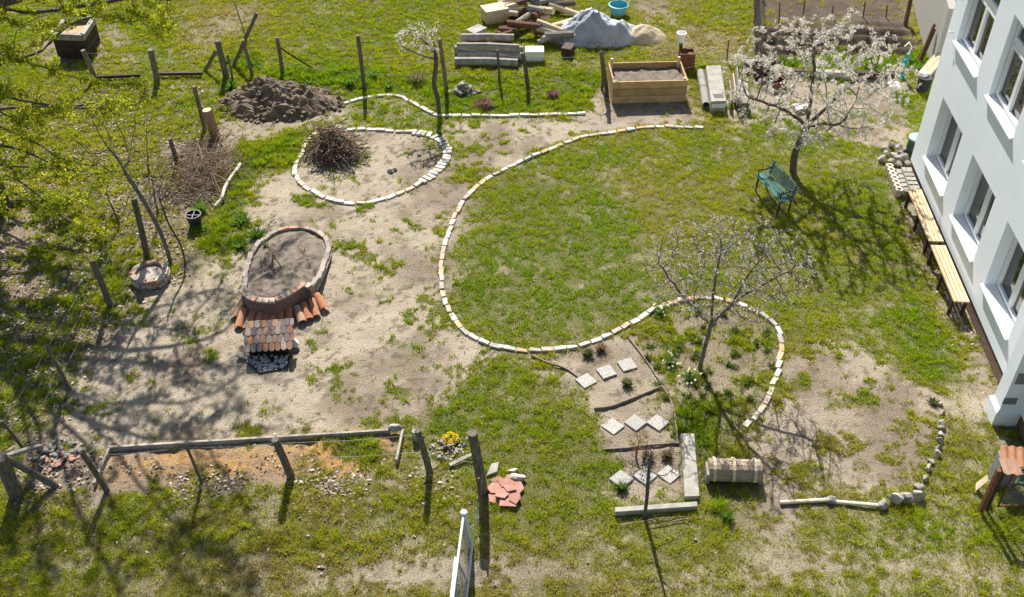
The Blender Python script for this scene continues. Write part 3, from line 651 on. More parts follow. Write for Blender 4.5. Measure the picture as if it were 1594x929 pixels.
so_.add([Vector((p.x, p.y, -.05)) for p in loop] + [p for r_ in rings for p in r_] + [Vector((bc.x, bc.y, cz + .06))],
        [(k * nl + i, k * nl + (i + 1) % nl, (k + 1) * nl + (i + 1) % nl, (k + 1) * nl + i) for k in range(8) for i in range(nl)] + [(8 * nl + i, 8 * nl + (i + 1) % nl, 9 * nl) for i in range(nl)])
part('soil', so_, M['soil'], herb, smooth=True)
zs_ = {}
r5 = random.Random(9)
for q, h, k in walk(ringp, lambda k: .25):
    for c in range(int(q.z / .072) + 1):
        o = bpy.data.objects.new('bed_brick', r5.choice(BRD)); COL.objects.link(o)
        o.location = (q.x + r5.uniform(-.01, .01), q.y, .03 + q.z - c * .072 + r5.uniform(-.005, .005)); o.rotation_euler = (0, 0, h + r5.uniform(-.07, .07))
        tag(o, 'old clay brick in the low ring around the raised herb bed', 'brick', 'bricks ringing the herb bed')
# half round ridge tiles fanned around the wall foot
def barrel_tile():
    mb = MB(); L, n = .42, 9; vs = []
    for e, (x, r) in enumerate(((-L / 2, .078), (L / 2, .098))):
        for rr in (r, r - .014):
            for k in range(n + 1):
                t = math.pi * k / n; vs.append((x, rr * math.cos(t), rr * math.sin(t)))
    m = n + 1; fs = []
    for k in range(n):
        fs += [(k, k + 1, 2 * m + k + 1, 2 * m + k), (m + k + 1, m + k, 3 * m + k, 3 * m + k + 1), (k + 1, k, m + k, m + k + 1), (2 * m + k, 2 * m + k + 1, 3 * m + k + 1, 3 * m + k)]
    fs += [(0, 2 * m, 3 * m, m), (n, m + n, 3 * m + n, 2 * m + n)]
    mb.add(vs, fs); me = mesh_from('ridge_tile', mb, smooth=False); me.materials.append(M['terracotta']); return me
bt_ = barrel_tile()
for i, (x, y) in enumerate([(115, 497), (128, 552), (176, 568), (222, 572), (264, 570), (302, 562), (343, 552), (390, 545), (450, 532), (487, 514), (530, 494), (567, 460)]):
    q = P(340 + x * .28, 340 + y * .28, .12); d = Vector((q.x - bc.x, q.y - bc.y - .45, 0)); a = math.atan2(d.y, d.x)
    o = bpy.data.objects.new('ridge_tile', bt_); COL.objects.link(o); o.location = (q.x, q.y, .10); o.rotation_euler = (0, .32 + .08 * math.sin(i * 2.1), a + .12 * math.sin(i * 1.7))
    tag(o, 'half round terracotta ridge tile leaning against the foot of the curved herb bed wall', 'roof tile', 'ridge tiles fanned around the herb bed')
# tiled shelter
e0, e1 = P(381, 551, .27), P(456, 546, .27); r0 = P(385, 504, .51)
ux = (e1 - e0).normalized(); uy = Vector((-ux.y, ux.x, 0)); wdt = (e1 - e0).length; dep = (r0 - e0).dot(uy)
def SH(a, b, z): return e0 + ux * a + uy * b + Vector((0, 0, z - .27))
shelter = thing('tiled_shelter', 'low wooden shelter roofed with mixed red and grey plain tiles by the herb bed', 'shelter', tuple(SH(wdt / 2, dep / 2, 0)))
bd = MB()
for a0, a1, b0_, b1_ in ((.06, .1, .08, dep - .02), (wdt - .1, wdt - .06, .08, dep - .02), (.1, wdt - .1, dep - .06, dep - .02)):
    zf = lambda b: .27 + (b / dep) * .24 - .035
    vs = [SH(a, b, z) for a, b, z in ((a0, b0_, 0), (a1, b0_, 0), (a1, b1_, 0), (a0, b1_, 0), (a0, b0_, zf(b0_)), (a1, b0_, zf(b0_)), (a1, b1_, zf(b1_)), (a0, b1_, zf(b1_)))]
    bd.add(vs, [(3, 2, 1, 0), (4, 5, 6, 7), (0, 1, 5, 4), (1, 2, 6, 5), (2, 3, 7, 6), (3, 0, 4, 7)])
part('box', bd, M['darkwood'], shelter)
tl = MB(); ncol = 8; tw = wdt / ncol; rows = 4; sl_ = dep / (rows - 1 + .45)
rt = random.Random(4)
for r_ in range(rows):
    for c in range(ncol + (r_ % 2)):
        a0 = (c - .5 * (r_ % 2)) * tw + .006; a1 = a0 + tw - .012; a0 = max(a0, -.02); a1 = min(a1, wdt + .02)
        if a1 - a0 < .03: continue
        b0_ = r_ * sl_ * .92; L = sl_ * 1.5; tilt = rt.uniform(-.006, .006)
        zz = lambda b: .27 + .24 * b / dep + .012 * (1 - (b - b0_) / L) + tilt
        prof = [(a0, b0_ + .035), (a0 + (a1 - a0) * .25, b0_ + .008), ((a0 + a1) / 2, b0_), (a0 + (a1 - a0) * .75, b0_ + .008), (a1, b0_ + .035), (a1, min(b0_ + L, dep + .03)), (a0, min(b0_ + L, dep + .03))]
        k = len(prof); lift = .028 * (1 if True else 0)
        top = [SH(a, b, zz(b) + lift) for a, b in prof]; bot = [SH(a, b, zz(b) + lift - .016) for a, b in prof]
        tl.add(bot + top, [tuple(range(k))[::-1], tuple(range(k, 2 * k))] + [(i, (i + 1) % k, k + (i + 1) % k, k + i) for i in range(k)])
part('roof', tl, M['rooftile'], shelter)
pb = MB(); pb.beam(P(369, 550, .10), P(399, 560, .03), .14, .035); single('grey_plank', pb, M['greywood'], 'short pale plank lying on the sand beside the tiled shelter', 'plank', tuple(P(384, 555)), bevel=.004)
ws = MB(); q = P(460, 534, .1); ws.rock((q.x, q.y, .12), (.09, .08, .12), 5); single('white_stone', ws, M['enamel'], 'white stone beside the edge of the tiled shelter', 'stone', (q.x, q.y, 0), smooth=False)
pc = P(422, 568); pond = thing('pebble_basin', 'shallow dark lined basin of white pebbles in front of the tiled shelter', 'pebble basin', (pc.x, pc.y, 0))
bs = MB(); sh_ = [P(x, y) for x, y in ((384, 562), (398, 576), (406, 581), (420, 579), (446, 573), (450, 562), (445, 553), (400, 553))]
shp = [Vector((p.x, p.y, 0)) for p in smooth_path(sh_, True, 4)[:-1]]
for p0, p1 in zip(shp, shp[1:] + shp[:1]): bs.beam(p0 + Vector((0, 0, .025)), p1 + Vector((0, 0, .025)), .03, .05)
bs.prism([(p.x, p.y) for p in shp], -.01, .02); part('liner', bs, M['black'], pond)
pe = MB()
for i in range(170):
    f = rt.random() ** .5; t = rt.choice(shp); pe.rock((pc.x + (t.x - pc.x) * f * .9, pc.y + (t.y - pc.y) * f * .9, .035), (rt.uniform(.018, .04),) * 2 + (.02,), i, 2, 1, rt.random() * 6)
part('pebbles', pe, ramp_mat('pebble', [(.72, .7, .66), (.5, .47, .43), (.6, .56, .5), (.3, .28, .26)], island=True), pond)['kind'] = 'stuff'
tp = P(431, 432); tr = MB()
for a in range(3): tr.tube([(tp.x + .16 * math.cos(a * 2.1), tp.y + .16 * math.sin(a * 2.1), .22), (tp.x, tp.y + .02, .62)], .012, 5)
single('stick_tripod', tr, M['twig'], 'little tripod of sticks standing in the herb bed soil', 'plant support', (tp.x, tp.y, .22))

# ------------------------------------------------------------------ fences
def post_mb(mb, base, top, r=.055, n=8, flat=False):
    b = P(*base) if not isinstance(base, Vector) else base; t = PV(*top, b) if not isinstance(top, Vector) else top
    d = (b - t).normalized(); mb.tube([b + d * .08, b.lerp(t, .5) + Vector((.008, 0, 0)), t], [r * 1.06, r, r * .95], n); return b, t
def fence(name, label, posts, wires=None, r=.055, mat='post', group=None, hts=(.35, .8), wmat='wire', wr=.0032):
    b0 = P(*posts[0][0]); f = thing(name, label, 'fence', (b0.x, b0.y, 0), group); bt = []
    for p in posts:
        mb = MB(); bt.append(post_mb(mb, p[0], p[1], p[2] if len(p) > 2 else r)); part('post', mb, M[mat], f)
    if wires is not False:
        for h in hts:
            for (b, t), (b2, t2) in zip(bt, bt[1:]):
                mb = MB(); a, c = b.lerp(t, h), b2.lerp(t2, h); m_ = a.lerp(c, .5) - Vector((0, 0, .04)); mb.tube([a, m_, c], wr, 4, False); part('wire', mb, M[wmat], f)
    return f, bt
f1, bt1 = fence('back_fence', 'long wire fence of dark weathered posts between the garden and the back meadow',
    [((440, 115), (431, 58)), ((567, 138), (557, 55)), ((695, 140), (684, 60)), ((778, 132), (774, 78), .035), ((822, 136), (814, 82)), ((945, 150), (936, 80)), ((1183, 98), (1178, 42), .075)], hts=(.3, .9))
mb = MB(); b = P(489, 108); mb.tube([b, PV(434, 73, P(440, 115))], .022, 5); part('brace', mb, M['darkwood'], f1)
f2, _ = fence('corner_fence', 'leaning posts with a low dark rail in front of the compost crate',
    [((148, 122), (129, 78), .07), ((245, 128), (234, 77), .085)], hts=(.5, .9))
mb = MB(); mb.beam(P(150, 120, .1), P(218, 117, .1), .06, .08); part('rail', mb, M['darkwood'], f2)
mb = MB(); mb.beam(P(248, 115, .1), P(315, 114, .1), .06, .08); part('rail', mb, M['darkwood'], f2)
f3, _ = fence('corner_post_group', 'cluster of braced grey posts where the two back fences meet', [((352, 120), (338, 63), .085), ((393, 118), (378, 62), .05), ((363, 128), (354, 85), .03)], False)
for (b, t, r) in (((318, 112), (337, 78), .05), ((362, 105), (400, 20), .05), ((385, 65), (364, 0), .022)):
    mb = MB(); bb = P(*b); mb.tube([bb, PV(*t, bb)], r, 7); part('brace', mb, M['greywood' if r < .05 else 'post'], f3)
f4, _ = fence('side_fence', 'wire fence of leaning grey posts along the litter strip under the big tree',
    [((319, 202), (302, 134), .06), ((276, 255), (264, 215), .06), ((229, 398), (208, 308), .07), ((172, 476), (144, 407), .065), ((108, 606), (72, 538), .04), ((36, 698), (2, 655), .028)], hts=(.35, .65, .95))
f5, bt5 = fence('front_fence', 'low wire fence with four weathered posts behind the leaf strewn front edge',
    [((167, 765), (127, 703), .05), ((314, 752), (288, 690), .028), ((453, 742), (428, 684), .07), ((669, 735), (650, 670), .06), ((752, 766), (735, 674), .085)], hts=(.5, .9))
f6, _ = fence('thick_corner_post', 'thick dark corner post with a long sloping brace beside the rubble', [((26, 771), (0, 712), .12)], False)
mb = MB(); mb.tube([P(88, 757), PV(4, 710, P(24, 766))], .062, 8); part('brace', mb, M['post'], f6)
mb = MB(); mb.beam(PV(3, 712, P(24, 760)), P(62, 694, .25), .10, .06); part('rail', mb, M['greywood'], f6)
pb = MB(); b = P(336, 213); t = PV(322, 171, b); pb.tube([b - Vector((0, 0, .05)), t], [.13, .115], 12); st = thing('cut_trunk', 'sawn off pale trunk stub leaning beside the dug earth', 'tree stump', tuple(b))
part('bark', pb, pm('stump_bark', (.30, .18, .10), (.40, .27, .17), 12, .9, .5), st); cpm = MB(); d = (t - b).normalized(); cpm.tube([t - d * .002, t + d * .006], .11, 12); part('cut_face', cpm, M['palewood'], st)
r_ = MB(); b = P(768, 902); p0 = P(756, 800)
rb = P(752, 810); mb = MB(); mb.tube([rb, PV(745, 744, rb)], .022, 6); single('rusty_stake', mb, M['rust'], 'thin rusty stake standing beside the tall dark gate post', 'stake', tuple(rb))
# mesh gate at the front
gp = P(734, 852); gate = thing('mesh_gate', 'pale galvanised mesh gate with a diagonal wire infill standing open at the front edge', 'gate', tuple(gp))
gt = PV(722, 798, gp); GH = gt.z
mb = MB(); mb.tube([gp - Vector((0, 0, .1)), gt], .055, 12); part('gate_post', mb, M['galv'], gate)
mb = MB(); mb.tube([gt, gt + Vector((0, 0, .03))], [.06, .045], 12); part('cap', mb, M['enamel'], gate)
for (pa, pb, ta, tb, ext) in (((734.5, 851), (726, 929), (722, 798), (705, 929), 1.0), ((728, 905), (720, 990), (709, 868), (697, 975), 1.0)):
    fr = MB(); c = [P(*pa, .07), P(*pb, .07), P(*tb, GH - .03), P(*ta, GH - .03)]
    c[1] = c[0] + (c[1] - c[0]) * 1.6; c[2] = c[3] + (c[2] - c[3]) * 1.6
    for i in range(4): fr.tube([c[i], c[(i + 1) % 4]], .021, 8)
    if pa[0] < 730: fr.tube([c[3], c[1]], .016, 6)
    part('frame', fr, M['galv'], gate)
    wm = MB(); nd = 17
    q = lambda u, v: c[0].lerp(c[1], u).lerp(c[3].lerp(c[2], u), v)
    hv = .62
    for k in range(-nd, nd):
        for sgn in (1, -1):
            u0, u1 = max(k / nd, 0), min(k / nd + hv, 1)
            if u1 - u0 > .02:
                v0, v1 = (u0 - k / nd) / hv, (u1 - k / nd) / hv
                if sgn < 0: v0, v1 = 1 - v0, 1 - v1
                wm.tube([q(u0, v0), q(u1, v1)], .003, 3, False)
    part('wire_mesh', wm, M['wire'], gate)
# green net between tall post and gate
net = MB(); a0, a1 = P(751, 768), P(736, 850); 
for i in range(9): a = a0.lerp(a1, i / 8); net.tube([a, a + Vector((.05, 0, .8))], .003, 3, False)
for h in (.1, .3, .5, .7): net.tube([a0 + Vector((.05 * h, 0, h)), a1 + Vector((.05 * h, 0, h))], .003, 3, False)
single('green_wire_net', net, pm('green_wire', (.10, .22, .15), (.14, .28, .2), 5, .6, 0), 'thin green wire netting strung from the tall dark post to the mesh gate', 'wire netting', tuple(a0))

# ------------------------------------------------------------------ raised wooden bed and what stands around it
q0, q1 = P(952, 161), P(1067, 158); x_ = (q1 - q0).normalized(); y_ = Vector((-x_.y, x_.x, 0)); W_ = (q1 - q0).length; Hh = PV(951, 127, q0).z
Dp = (P(957, 98, Hh) - P(951, 127, Hh)).length
def RB(a, b, z): return q0 + x_ * a + y_ * b + Vector((0, 0, z))
bed = thing('wooden_raised_bed', 'big larch plank raised bed filled with dark soil', 'raised bed', tuple(RB(W_ / 2, Dp / 2, 0)))
ph = Hh / 3
for k in range(3):
    for side in range(4):
        mb = MB(); z = ph * (k + .5); hh = ph - .012
        if side == 0: mb.beam(RB(0, 0, z), RB(W_, 0, z), .045, hh)
        if side == 1: mb.beam(RB(0, Dp, z), RB(W_, Dp, z), .045, hh)
        if side == 2: mb.beam(RB(.022, .024, z), RB(.022, Dp - .024, z), .045, hh)
        if side == 3: mb.beam(RB(W_ - .022, .024, z), RB(W_ - .022, Dp - .024, z), .045, hh)
        part('plank', mb, M['newwood'], bed, bevel=.004)
for a, b, e in ((.085, .062, .0), (W_ - .085, .062, .03), (.085, Dp - .062, .16), (W_ - .085, Dp - .062, .16)):
    mb = MB(); mb.beam(RB(a, b, 0), RB(a, b, Hh + e), .075, .075, up=(0, 1, 0)); part('corner_post', mb, M['palewood'], bed, bevel=.004)
sl = MB(); NXs, NYs = 24, 12; vs = [RB(.05 + (W_ - .1) * i / NXs, .03 + (Dp - .06) * j / NYs, Hh - .17 + .05 * mnoise.noise(Vector((i * .4, j * .4, 2))) + rnd.uniform(-.012, .012)) for j in range(NYs + 1) for i in range(NXs + 1)]
sl.add(vs, [(j * (NXs + 1) + i, j * (NXs + 1) + i + 1, (j + 1) * (NXs + 1) + i + 1, (j + 1) * (NXs + 1) + i) for j in range(NYs) for i in range(NXs)]); part('soil', sl, M['soil'], bed, smooth=True)
b = P(1060, 96); t = PV(1060, 62, b); mb = MB(); mb.tube([b, t], .05, 10); single('brown_post', mb, M['darkwood'], 'dark brown post with a white bucket on its top behind the raised bed', 'post', tuple(b))
mb = MB(); mb.lathe([(.10, 0), (.115, .01), (.135, .24), (.14, .27), (.125, .27), (.10, .05)][::1], t - Vector((0, 0, .05)), 20); single('white_bucket', mb, M['enamel'], 'white bucket turned over the top of the brown post', 'bucket', tuple(t - Vector((0, 0, .05))), smooth=False)
b = P(1067, 106); mb = MB(); a = .12
for dx, dy, sx, sy in ((0, -.17, .42, .03), (0, .17, .42, .03), (-.195, 0, .03, .31), (.195, 0, .03, .31)): mb.box((b.x + dx, b.y + dy, .26), (sx, sy, .52))
mb.box((b.x, b.y, .44), (.36, .31, .02)); single('brown_box', mb, M['rust'], 'small brown wooden box standing behind the far corner of the raised bed', 'box', (b.x, b.y, 0), bevel=.004)
# pipes, beam, boards
for i, (p0, p1) in enumerate((((1090, 112), (1095, 137)), ((1095, 138), (1099, 164)))):
    a, c = P(*p0, .11), P(*p1, .11); d = (c - a).normalized(); y = Vector((-d.y, d.x, 0)); mb = MB(); n = 16; vs = []
    for e in (a, c):
        for r in (.105, .085):
            vs += [e + (y * math.cos(2 * math.pi * k / n) + Vector((0, 0, math.sin(2 * math.pi * k / n)))) * r for k in range(n)]
    fs = []
    for k in range(n):
        k2 = (k + 1) % n; fs += [(k, k2, 2 * n + k2, 2 * n + k), (n + k2, n + k, 3 * n + k, 3 * n + k2), (k2, k, n + k, n + k2), (2 * n + k, 2 * n + k2, 3 * n + k2, 3 * n + k)]
    mb.add(vs, fs); single('concrete_pipe', mb, M['conc'], ('grey pipe lying in the grass, the far one of two in line' if i == 0 else 'grey pipe with its dark open end facing the lawn'), 'pipe', (a.x, a.y, 0), 'pipes lying beside the concrete trough')
t0, t1, t2, t3 = P(1099, 102, .34), P(1122, 101, .34), P(1131, 157, .34), P(1107, 158, .34)
tr_ = MB(); tr_.prism([(p.x, p.y) for p in (t0, t1, t2, t3)], 0.0, .34)
tro = thing('concrete_block', 'long weathered concrete block with a square dark hole in its top', 'concrete block', ((t0.x + t2.x) / 2, (t0.y + t2.y) / 2, 0)); part('body', tr_, M['conc'], tro, bevel=.012)
hc = P(1118, 149, .34); mb = MB(); mb.box((hc.x, hc.y, .343), (.25, .2, .006), .05); part('hole', mb, M['black'], tro)  # shaded inside of the hole painted as a flat black plate, no recess cut
mb = MB(); c = t3.lerp(t2, .5); mb.box((c.x, c.y - .02, .22), (.37, .03, .12), math.atan2((t2 - t3).y, (t2 - t3).x)); part('end_plate', mb, M['galv'], tro)
for i, (p0, p1, z, wv) in enumerate((((1135, 132), (1137, 164), .2, .3), ((1140, 122), (1144, 150), .3, .34), ((1145, 112), (1149, 152), .45, .5), ((1151, 128), (1154, 160), .16, .22))):
    mb = MB(); mb.beam(P(*p0, z), P(*p1, z), .028, wv); single('standing_board', mb, M['palewood' if i % 2 else 'greywood'], ['grey board standing on edge nearest the concrete block', 'pale short board on edge behind the grey one', 'tallest grey board standing on edge in the row by the block', 'low pale board on edge beside the plank crate'][i], 'board', tuple(P(*p0)), 'boards standing by the concrete block', bevel=.003)
cr = thing('plank_crate', 'bleached plank crate with a slatted top standing beside the boards', 'crate', tuple(P(1155, 150)))
for i in range(5):
    mb = MB(); mb.beam(P(1147 + i * 3.6, 129, .3), P(1150.5 + i * 3.6, 161, .3), .075, .022); part('slat', mb, M['greywood'], cr, bevel=.003)
for px in ((1149, 133), (1162, 132), (1152, 158), (1164, 157)):
    b = P(*px, .15); mb = MB(); mb.box((b.x, b.y, .145), (.05, .05, .285)); part('leg', mb, M['greywood'], cr)
for i, (px, sz, rz, mt, lb, z0) in enumerate((((1168, 112), (.42, .3, .1), .1, 'terracotta', 'red flat tile stack at the edge of the yard behind the boards', 0), ((1171, 106), (.5, .3, .12), -.05, 'greywood', 'grey board stack behind the red tiles', .12), ((1190, 118), (.62, .42, .34), .03, 'darkwood', 'dark brown open box under the blossom at the yard edge', 0), ((1204, 135), (.5, .4, .22), .4, 'rust', 'rusty brown box half hidden by the blossom', 0), ((1192, 101), (.7, .25, .16), 0, 'darkwood', 'low dark beam box behind the brown open box', 0))):
    b = P(*px); mb = MB(); w2, d2, h2 = sz; R = Matrix.Rotation(rz, 3, 'Z'); base = Vector((b.x, b.y, z0))
    mb.box(base + Vector((0, 0, .02)), (w2, d2, .03), rz)
    for dx, dy, sx, sy in ((0, -d2 / 2, w2, .03), (0, d2 / 2, w2, .03), (-w2 / 2, 0, .03, d2 - .03), (w2 / 2, 0, .03, d2 - .03)): mb.box(base + R @ Vector((dx, dy, h2 / 2 + .01)), (sx, sy, h2), rz)
    if h2 < .2:
        for k in range(int(h2 / .035)): mb.box(base + R @ Vector((rnd.uniform(-.03, .03), rnd.uniform(-.02, .02), .035 * k + .03)), (w2 * .95, d2 * .95, .028), rz + rnd.uniform(-.05, .05))
    single('yard_box', mb, M[mt], lb, 'box', tuple(base), bevel=.003)
q = P(1248, 165, .12); mb = MB(); mb.box((q.x, q.y, .12), (.42, .3, .03), .3)
for dx, dy in ((-.17, -.11), (.17, -.11), (-.17, .11), (.17, .11)): mb.box((q.x + dx, q.y + dy, .05), (.05, .05, .12), .3)
single('white_board_table', mb, M['enamel'], 'small white board on short legs under the blossom', 'board', (q.x, q.y, 0), bevel=.003)

# ------------------------------------------------------------------ green bench
s0, s1 = P(1174, 271, .44), P(1214.5, 315, .44); b1 = P(1231, 308, .44); bx = (s1 - s0).normalized(); BL = (s1 - s0).length; by = Vector((-bx.y, bx.x, 0))
by = by if by.dot(b1 - s1) > 0 else -by
def BN(a, b, z): return s0 + bx * a + by * b + Vector((0, 0, z - .44))
bench = thing('garden_bench', 'dark green slatted garden bench under the blossom tree', 'bench', tuple(BN(BL / 2, .2, 0)))
mb = MB()
for k in range(6): mb.beam(BN(0, .03 + k * .058, .44 - .01 * (k in (2, 3))), BN(BL, .03 + k * .058, .44 - .01 * (k in (2, 3))), .047, .024)
part('seat', mb, M['green'], bench, bevel=.006)
mb = MB()
for k in range(5): mb.beam(BN(0, .37 + k * .014, .49 + k * .063), BN(BL, .37 + k * .014, .49 + k * .063), .024, .056, up=tuple(by * .97 - Vector((0, 0, .22))))
part('backrest', mb, M['green'], bench, bevel=.006)
for e in (.1, BL - .1):
    mb = MB(); mb.tube([BN(e, .05, 0), BN(e, .07, .42)], .022, 7); mb.tube([BN(e, .34, 0), BN(e, .36, .44), BN(e, .445, .77)], .02, 7); mb.tube([BN(e, .05, .42), BN(e, .36, .42)], .018, 7); part('leg_frame', mb, M['iron'], bench)
    mb = MB(); mb.tube([BN(e, .07, .42), BN(e, .04, .60), BN(e, .42, .62)], .018, 7); part('armrest', mb, M['iron'], bench)

# ------------------------------------------------------------------ along the house wall
def wall_bench(pf, pn, label):
    (sa, oa), (sb, ob) = on_facade(*pf, .45), on_facade(*pn, .45); o0, o1 = .10, .43
    t = thing('plank_bench', label, 'bench', tuple(FS((sa + sb) / 2, .25, 0)), 'plank benches along the house wall')
    mb = MB(); k = 4; wd = (o1 - o0) / k
    for i in range(k): mb.beam(FS(sa, o0 + wd * (i + .5), .43), FS(sb, o0 + wd * (i + .5), .43), wd - .012, .04)
    part('seat', mb, M['bench_wood'], t, bevel=.004)
    for f in (.06, .5, .94):
        s = sa + (sb - sa) * f; mb = MB()
        for o in (o0 + .03, o1 - .03): mb.beam(FS(s, o, 0), FS(s, o, .405), .06, .06, up=tuple(fd))
        mb.beam(FS(s, o0 + .02, .385), FS(s, o1 - .02, .385), .05, .04); part('leg', mb, M['darkwood'], t)
wall_bench((1424, 294), (1457, 375), 'larch plank bench against the house wall, the one by the stacked blocks')
wall_bench((1457, 381), (1491, 469), 'larch plank bench against the house wall, nearer the white pilaster')
for i in range(7):
    q = FS(on_facade(1398 + i * 2.75, 262.5 + i * 6.2, .1)[0], .47, .1); mb = MB(); n = 12; vs = []
    for z in (0, .2):
        for r in (.085, .048): vs += [(q.x + r * 1.1 * math.cos(2 * math.pi * k / n), q.y + r * math.sin(2 * math.pi * k / n), z) for k in range(n)]
    fs = []
    for k in range(n):
        k2 = (k + 1) % n; fs += [(k, k2, 2 * n + k2, 2 * n + k), (n + k2, n + k, 3 * n + k, 3 * n + k2), (k2, k, n + k, n + k2), (2 * n + k, 2 * n + k2, 3 * n + k2, 3 * n + k)]
    mb.add(vs, fs); single('clay_ring', mb, pm('pale_clay', (.56, .48, .37), (.66, .58, .47), 9, .9, .3) if i == 0 else bpy.data.materials['pale_clay'], 'pale hollow clay ring in the row along the stacked blocks by the house', 'clay ring', (q.x, q.y, 0), 'row of clay rings')
k = 0
for i in range(6):
    for j in range(3):
        s, o = on_facade(1412 + i * 2.3, 262 + i * 6.6, .3)
        if i == 5 and j: continue
        mb = MB(); c = FS(s, .07 + j * .118, 0); h = .26 if j < 2 else .2
        mb.box(c + Vector((0, 0, h / 2)), (.115, .24, h), math.atan2(fd.y, fd.x) + math.pi / 2 + rnd.uniform(-.05, .05))
        single('grey_block', mb, M['conc' if i < 5 else 'rust'], 'weathered grey block stacked against the house plinth beside the clay rings' if i < 5 else 'brown block at the end of the grey stack touching the bench', 'block', tuple(c), 'grey blocks stacked by the house' if i < 5 else None, bevel=.005)
b = P(1421, 243); bar = thing('rain_barrel', 'dark green plastic barrel with a pale green lid at the house corner', 'barrel', tuple(b))
mb = MB(); mb.lathe([(.17, 0), (.2, .05), (.215, .3), (.2, .5)], b, 24); part('body', mb, M['barrel'], bar, smooth=False)
mb = MB(); mb.lathe([(.225, .5), (.235, .52), (.225, .55), (.1, .575), (.02, .58)], b, 24); part('lid', mb, M['lid'], bar)
for i, (x, y, s, z) in enumerate(((1374, 247, .14, .09), (1388, 250, .13, .1), (1399, 254, .12, .09), (1408, 245, .17, .12), (1390, 240, .13, .1), (1399, 238, .12, .1), (1380, 238, .11, .08), (1398, 244, .12, .28), (1407, 232, .15, .1), (1388, 226, .12, .08), (1400, 228, .12, .2), (1412, 254, .13, .1), (1375, 230, .1, .07))):
    q = P(x, y, z); mb = MB(); mb.rock((q.x, q.y, z), (s, s * .8, s * .72), 40 + i, 7, 2, i * 1.3); single('rubble_stone', mb, M['stone_dark'], 'brown angular stone in the heap beside the green lidded barrel', 'stone', (q.x, q.y, 0), 'stones heaped by the barrel')
q = P(1391, 134, .2); mb = MB(); mb.box((q.x, q.y, .25), (.3, .26, .05), .1); mb.box((q.x, q.y - .0, .12), (.1, .1, .24), .1); single('white_basin', mb, M['enamel'], 'white square basin beside the teal hand pump', 'basin', (q.x, q.y, 0), bevel=.01)
pbp = P(1404, 122); pump = thing('hand_pump', 'teal hand pump with a white curved handle beyond the blossom tree', 'water pump', tuple(pbp))
mb = MB(); mb.tube([pbp, pbp + Vector((0, 0, .75))], .05, 10); mb.tube([pbp + Vector((0, 0, .6)), pbp + Vector((-.2, -.1, .55)), pbp + Vector((-.22, -.1, .45))], .03, 8); mb.tube([pbp, pbp + Vector((0, 0, .05))], .1, 12); part('body', mb, M['teal'], pump)
mb = MB(); mb.tube([pbp + Vector((0, 0, .72)), pbp + Vector((.04, 0, .95)), pbp + Vector((-.08, -.05, 1.12)), pbp + Vector((-.2, -.1, 1.02))], .018, 7); part('handle', mb, M['enamel'], pump)
q = P(1435, 141, .0); can = thing('black_bin', 'black round bin with a white lid by the pallets', 'bin', tuple(q))
mb = MB(); mb.lathe([(.15, 0), (.19, .42)], q, 18); part('body', mb, M['black'], can); mb = MB(); mb.lathe([(.12, .42), (.12, .5), (.1, .53)], q + Vector((-.04, .1, 0)), 16); part('lid', mb, M['enamel'], can)
for i, (pa, pz) in enumerate((((1431, 138), 0), ((1446, 112), 1))):
    b = P(*pa); pal = thing('wood_pallet', ('pale pallet leaning on the house corner beside the black bin' if i == 0 else 'pallet leaning against the rough wall behind the other pallet'), 'pallet', tuple(b), 'pallets leaning by the house')
    for k in range(6):
        mb = MB(); a = b + Vector((.16 * k * .35, .17 * k, 0)); mb.beam(a + Vector((0, 0, .1)), a + Vector((.42, .1, .75)), .1, .022, up=(0, 1, 0) if False else (-.8, 0, .5)); part('slat', mb, M['palewood'], pal, bevel=.003)
    for f in (.15, .85):
        mb = MB(); a = b + Vector((.02 + .42 * f, .1 * f, .1 + .65 * f - .05)); mb.beam(a, a + Vector((.3, .86, 0)), .06, .07); part('bearer', mb, M['greywood'], pal)

# ------------------------------------------------------------------ slabs, log bench, stones on the right
SL = [((912, 594), 'uppermost row, beside the grass', .62), ((944, 580), 'uppermost row, in the middle', .45), ((976, 569), 'uppermost row, beside the flower bed', .38),
      ((954, 665), 'middle row, beside the grass', .78), ((989, 659), 'middle row, in the middle', .76), ((1024, 659), 'middle row, beside the flower bed', .8),
      ((967, 747), 'lowest row, beside the grass', .78), ((1004, 742), 'lowest row, behind the sapling', .78), ((1041, 740), 'lowest row, beside the concrete board', .76)]
for (px, wh, a) in SL:
    q = P(*px); mb = MB(); mb.box((q.x, q.y, .012), (.30, .30, .05), a); single('paving_slab', mb, M['pebble'], 'square pebble faced slab, ' + wh, 'paving slab', (q.x, q.y, 0), 'square paving slabs', bevel=.006)
def slab(name, pts, z, label, cat, mt='conc', bev=.008):
    q = [P(*p, z) for p in pts]; mb = MB(); mb.prism([(p.x, p.y) for p in q], 0, z); c = sum(q, Vector()) / len(q); return single(name, mb, M[mt], label, cat, (c.x, c.y, 0), bevel=bev)
slab('concrete_board', [(1060, 674), (1081, 674), (1089, 772), (1066, 773)], .1, 'long concrete board lying beside the lowest slabs', 'concrete slab')
slab('concrete_kerb', [(957, 789), (1085, 780), (1086, 788), (958, 797)], .12, 'narrow pale concrete kerb closing the slab strip behind the sapling', 'kerb')
slab('loose_slab', [(765, 721), (777, 718), (774, 734), (757, 740)], .06, 'pale rectangular slab lying in the grass by the red slabs', 'paving slab')
def strip(px, z, wd, name, label, cat, mt='edgeboard'):
    pts = [P(*p, z) for p in px]; mb = MB(); sm = smooth_path(pts, n=4)
    for a, b in zip(sm, sm[1:]): mb.beam(a - Vector((0, 0, z / 2)), b - Vector((0, 0, z / 2)), wd, z)
    return single(name, mb, M[mt], label, cat, tuple(pts[0]))
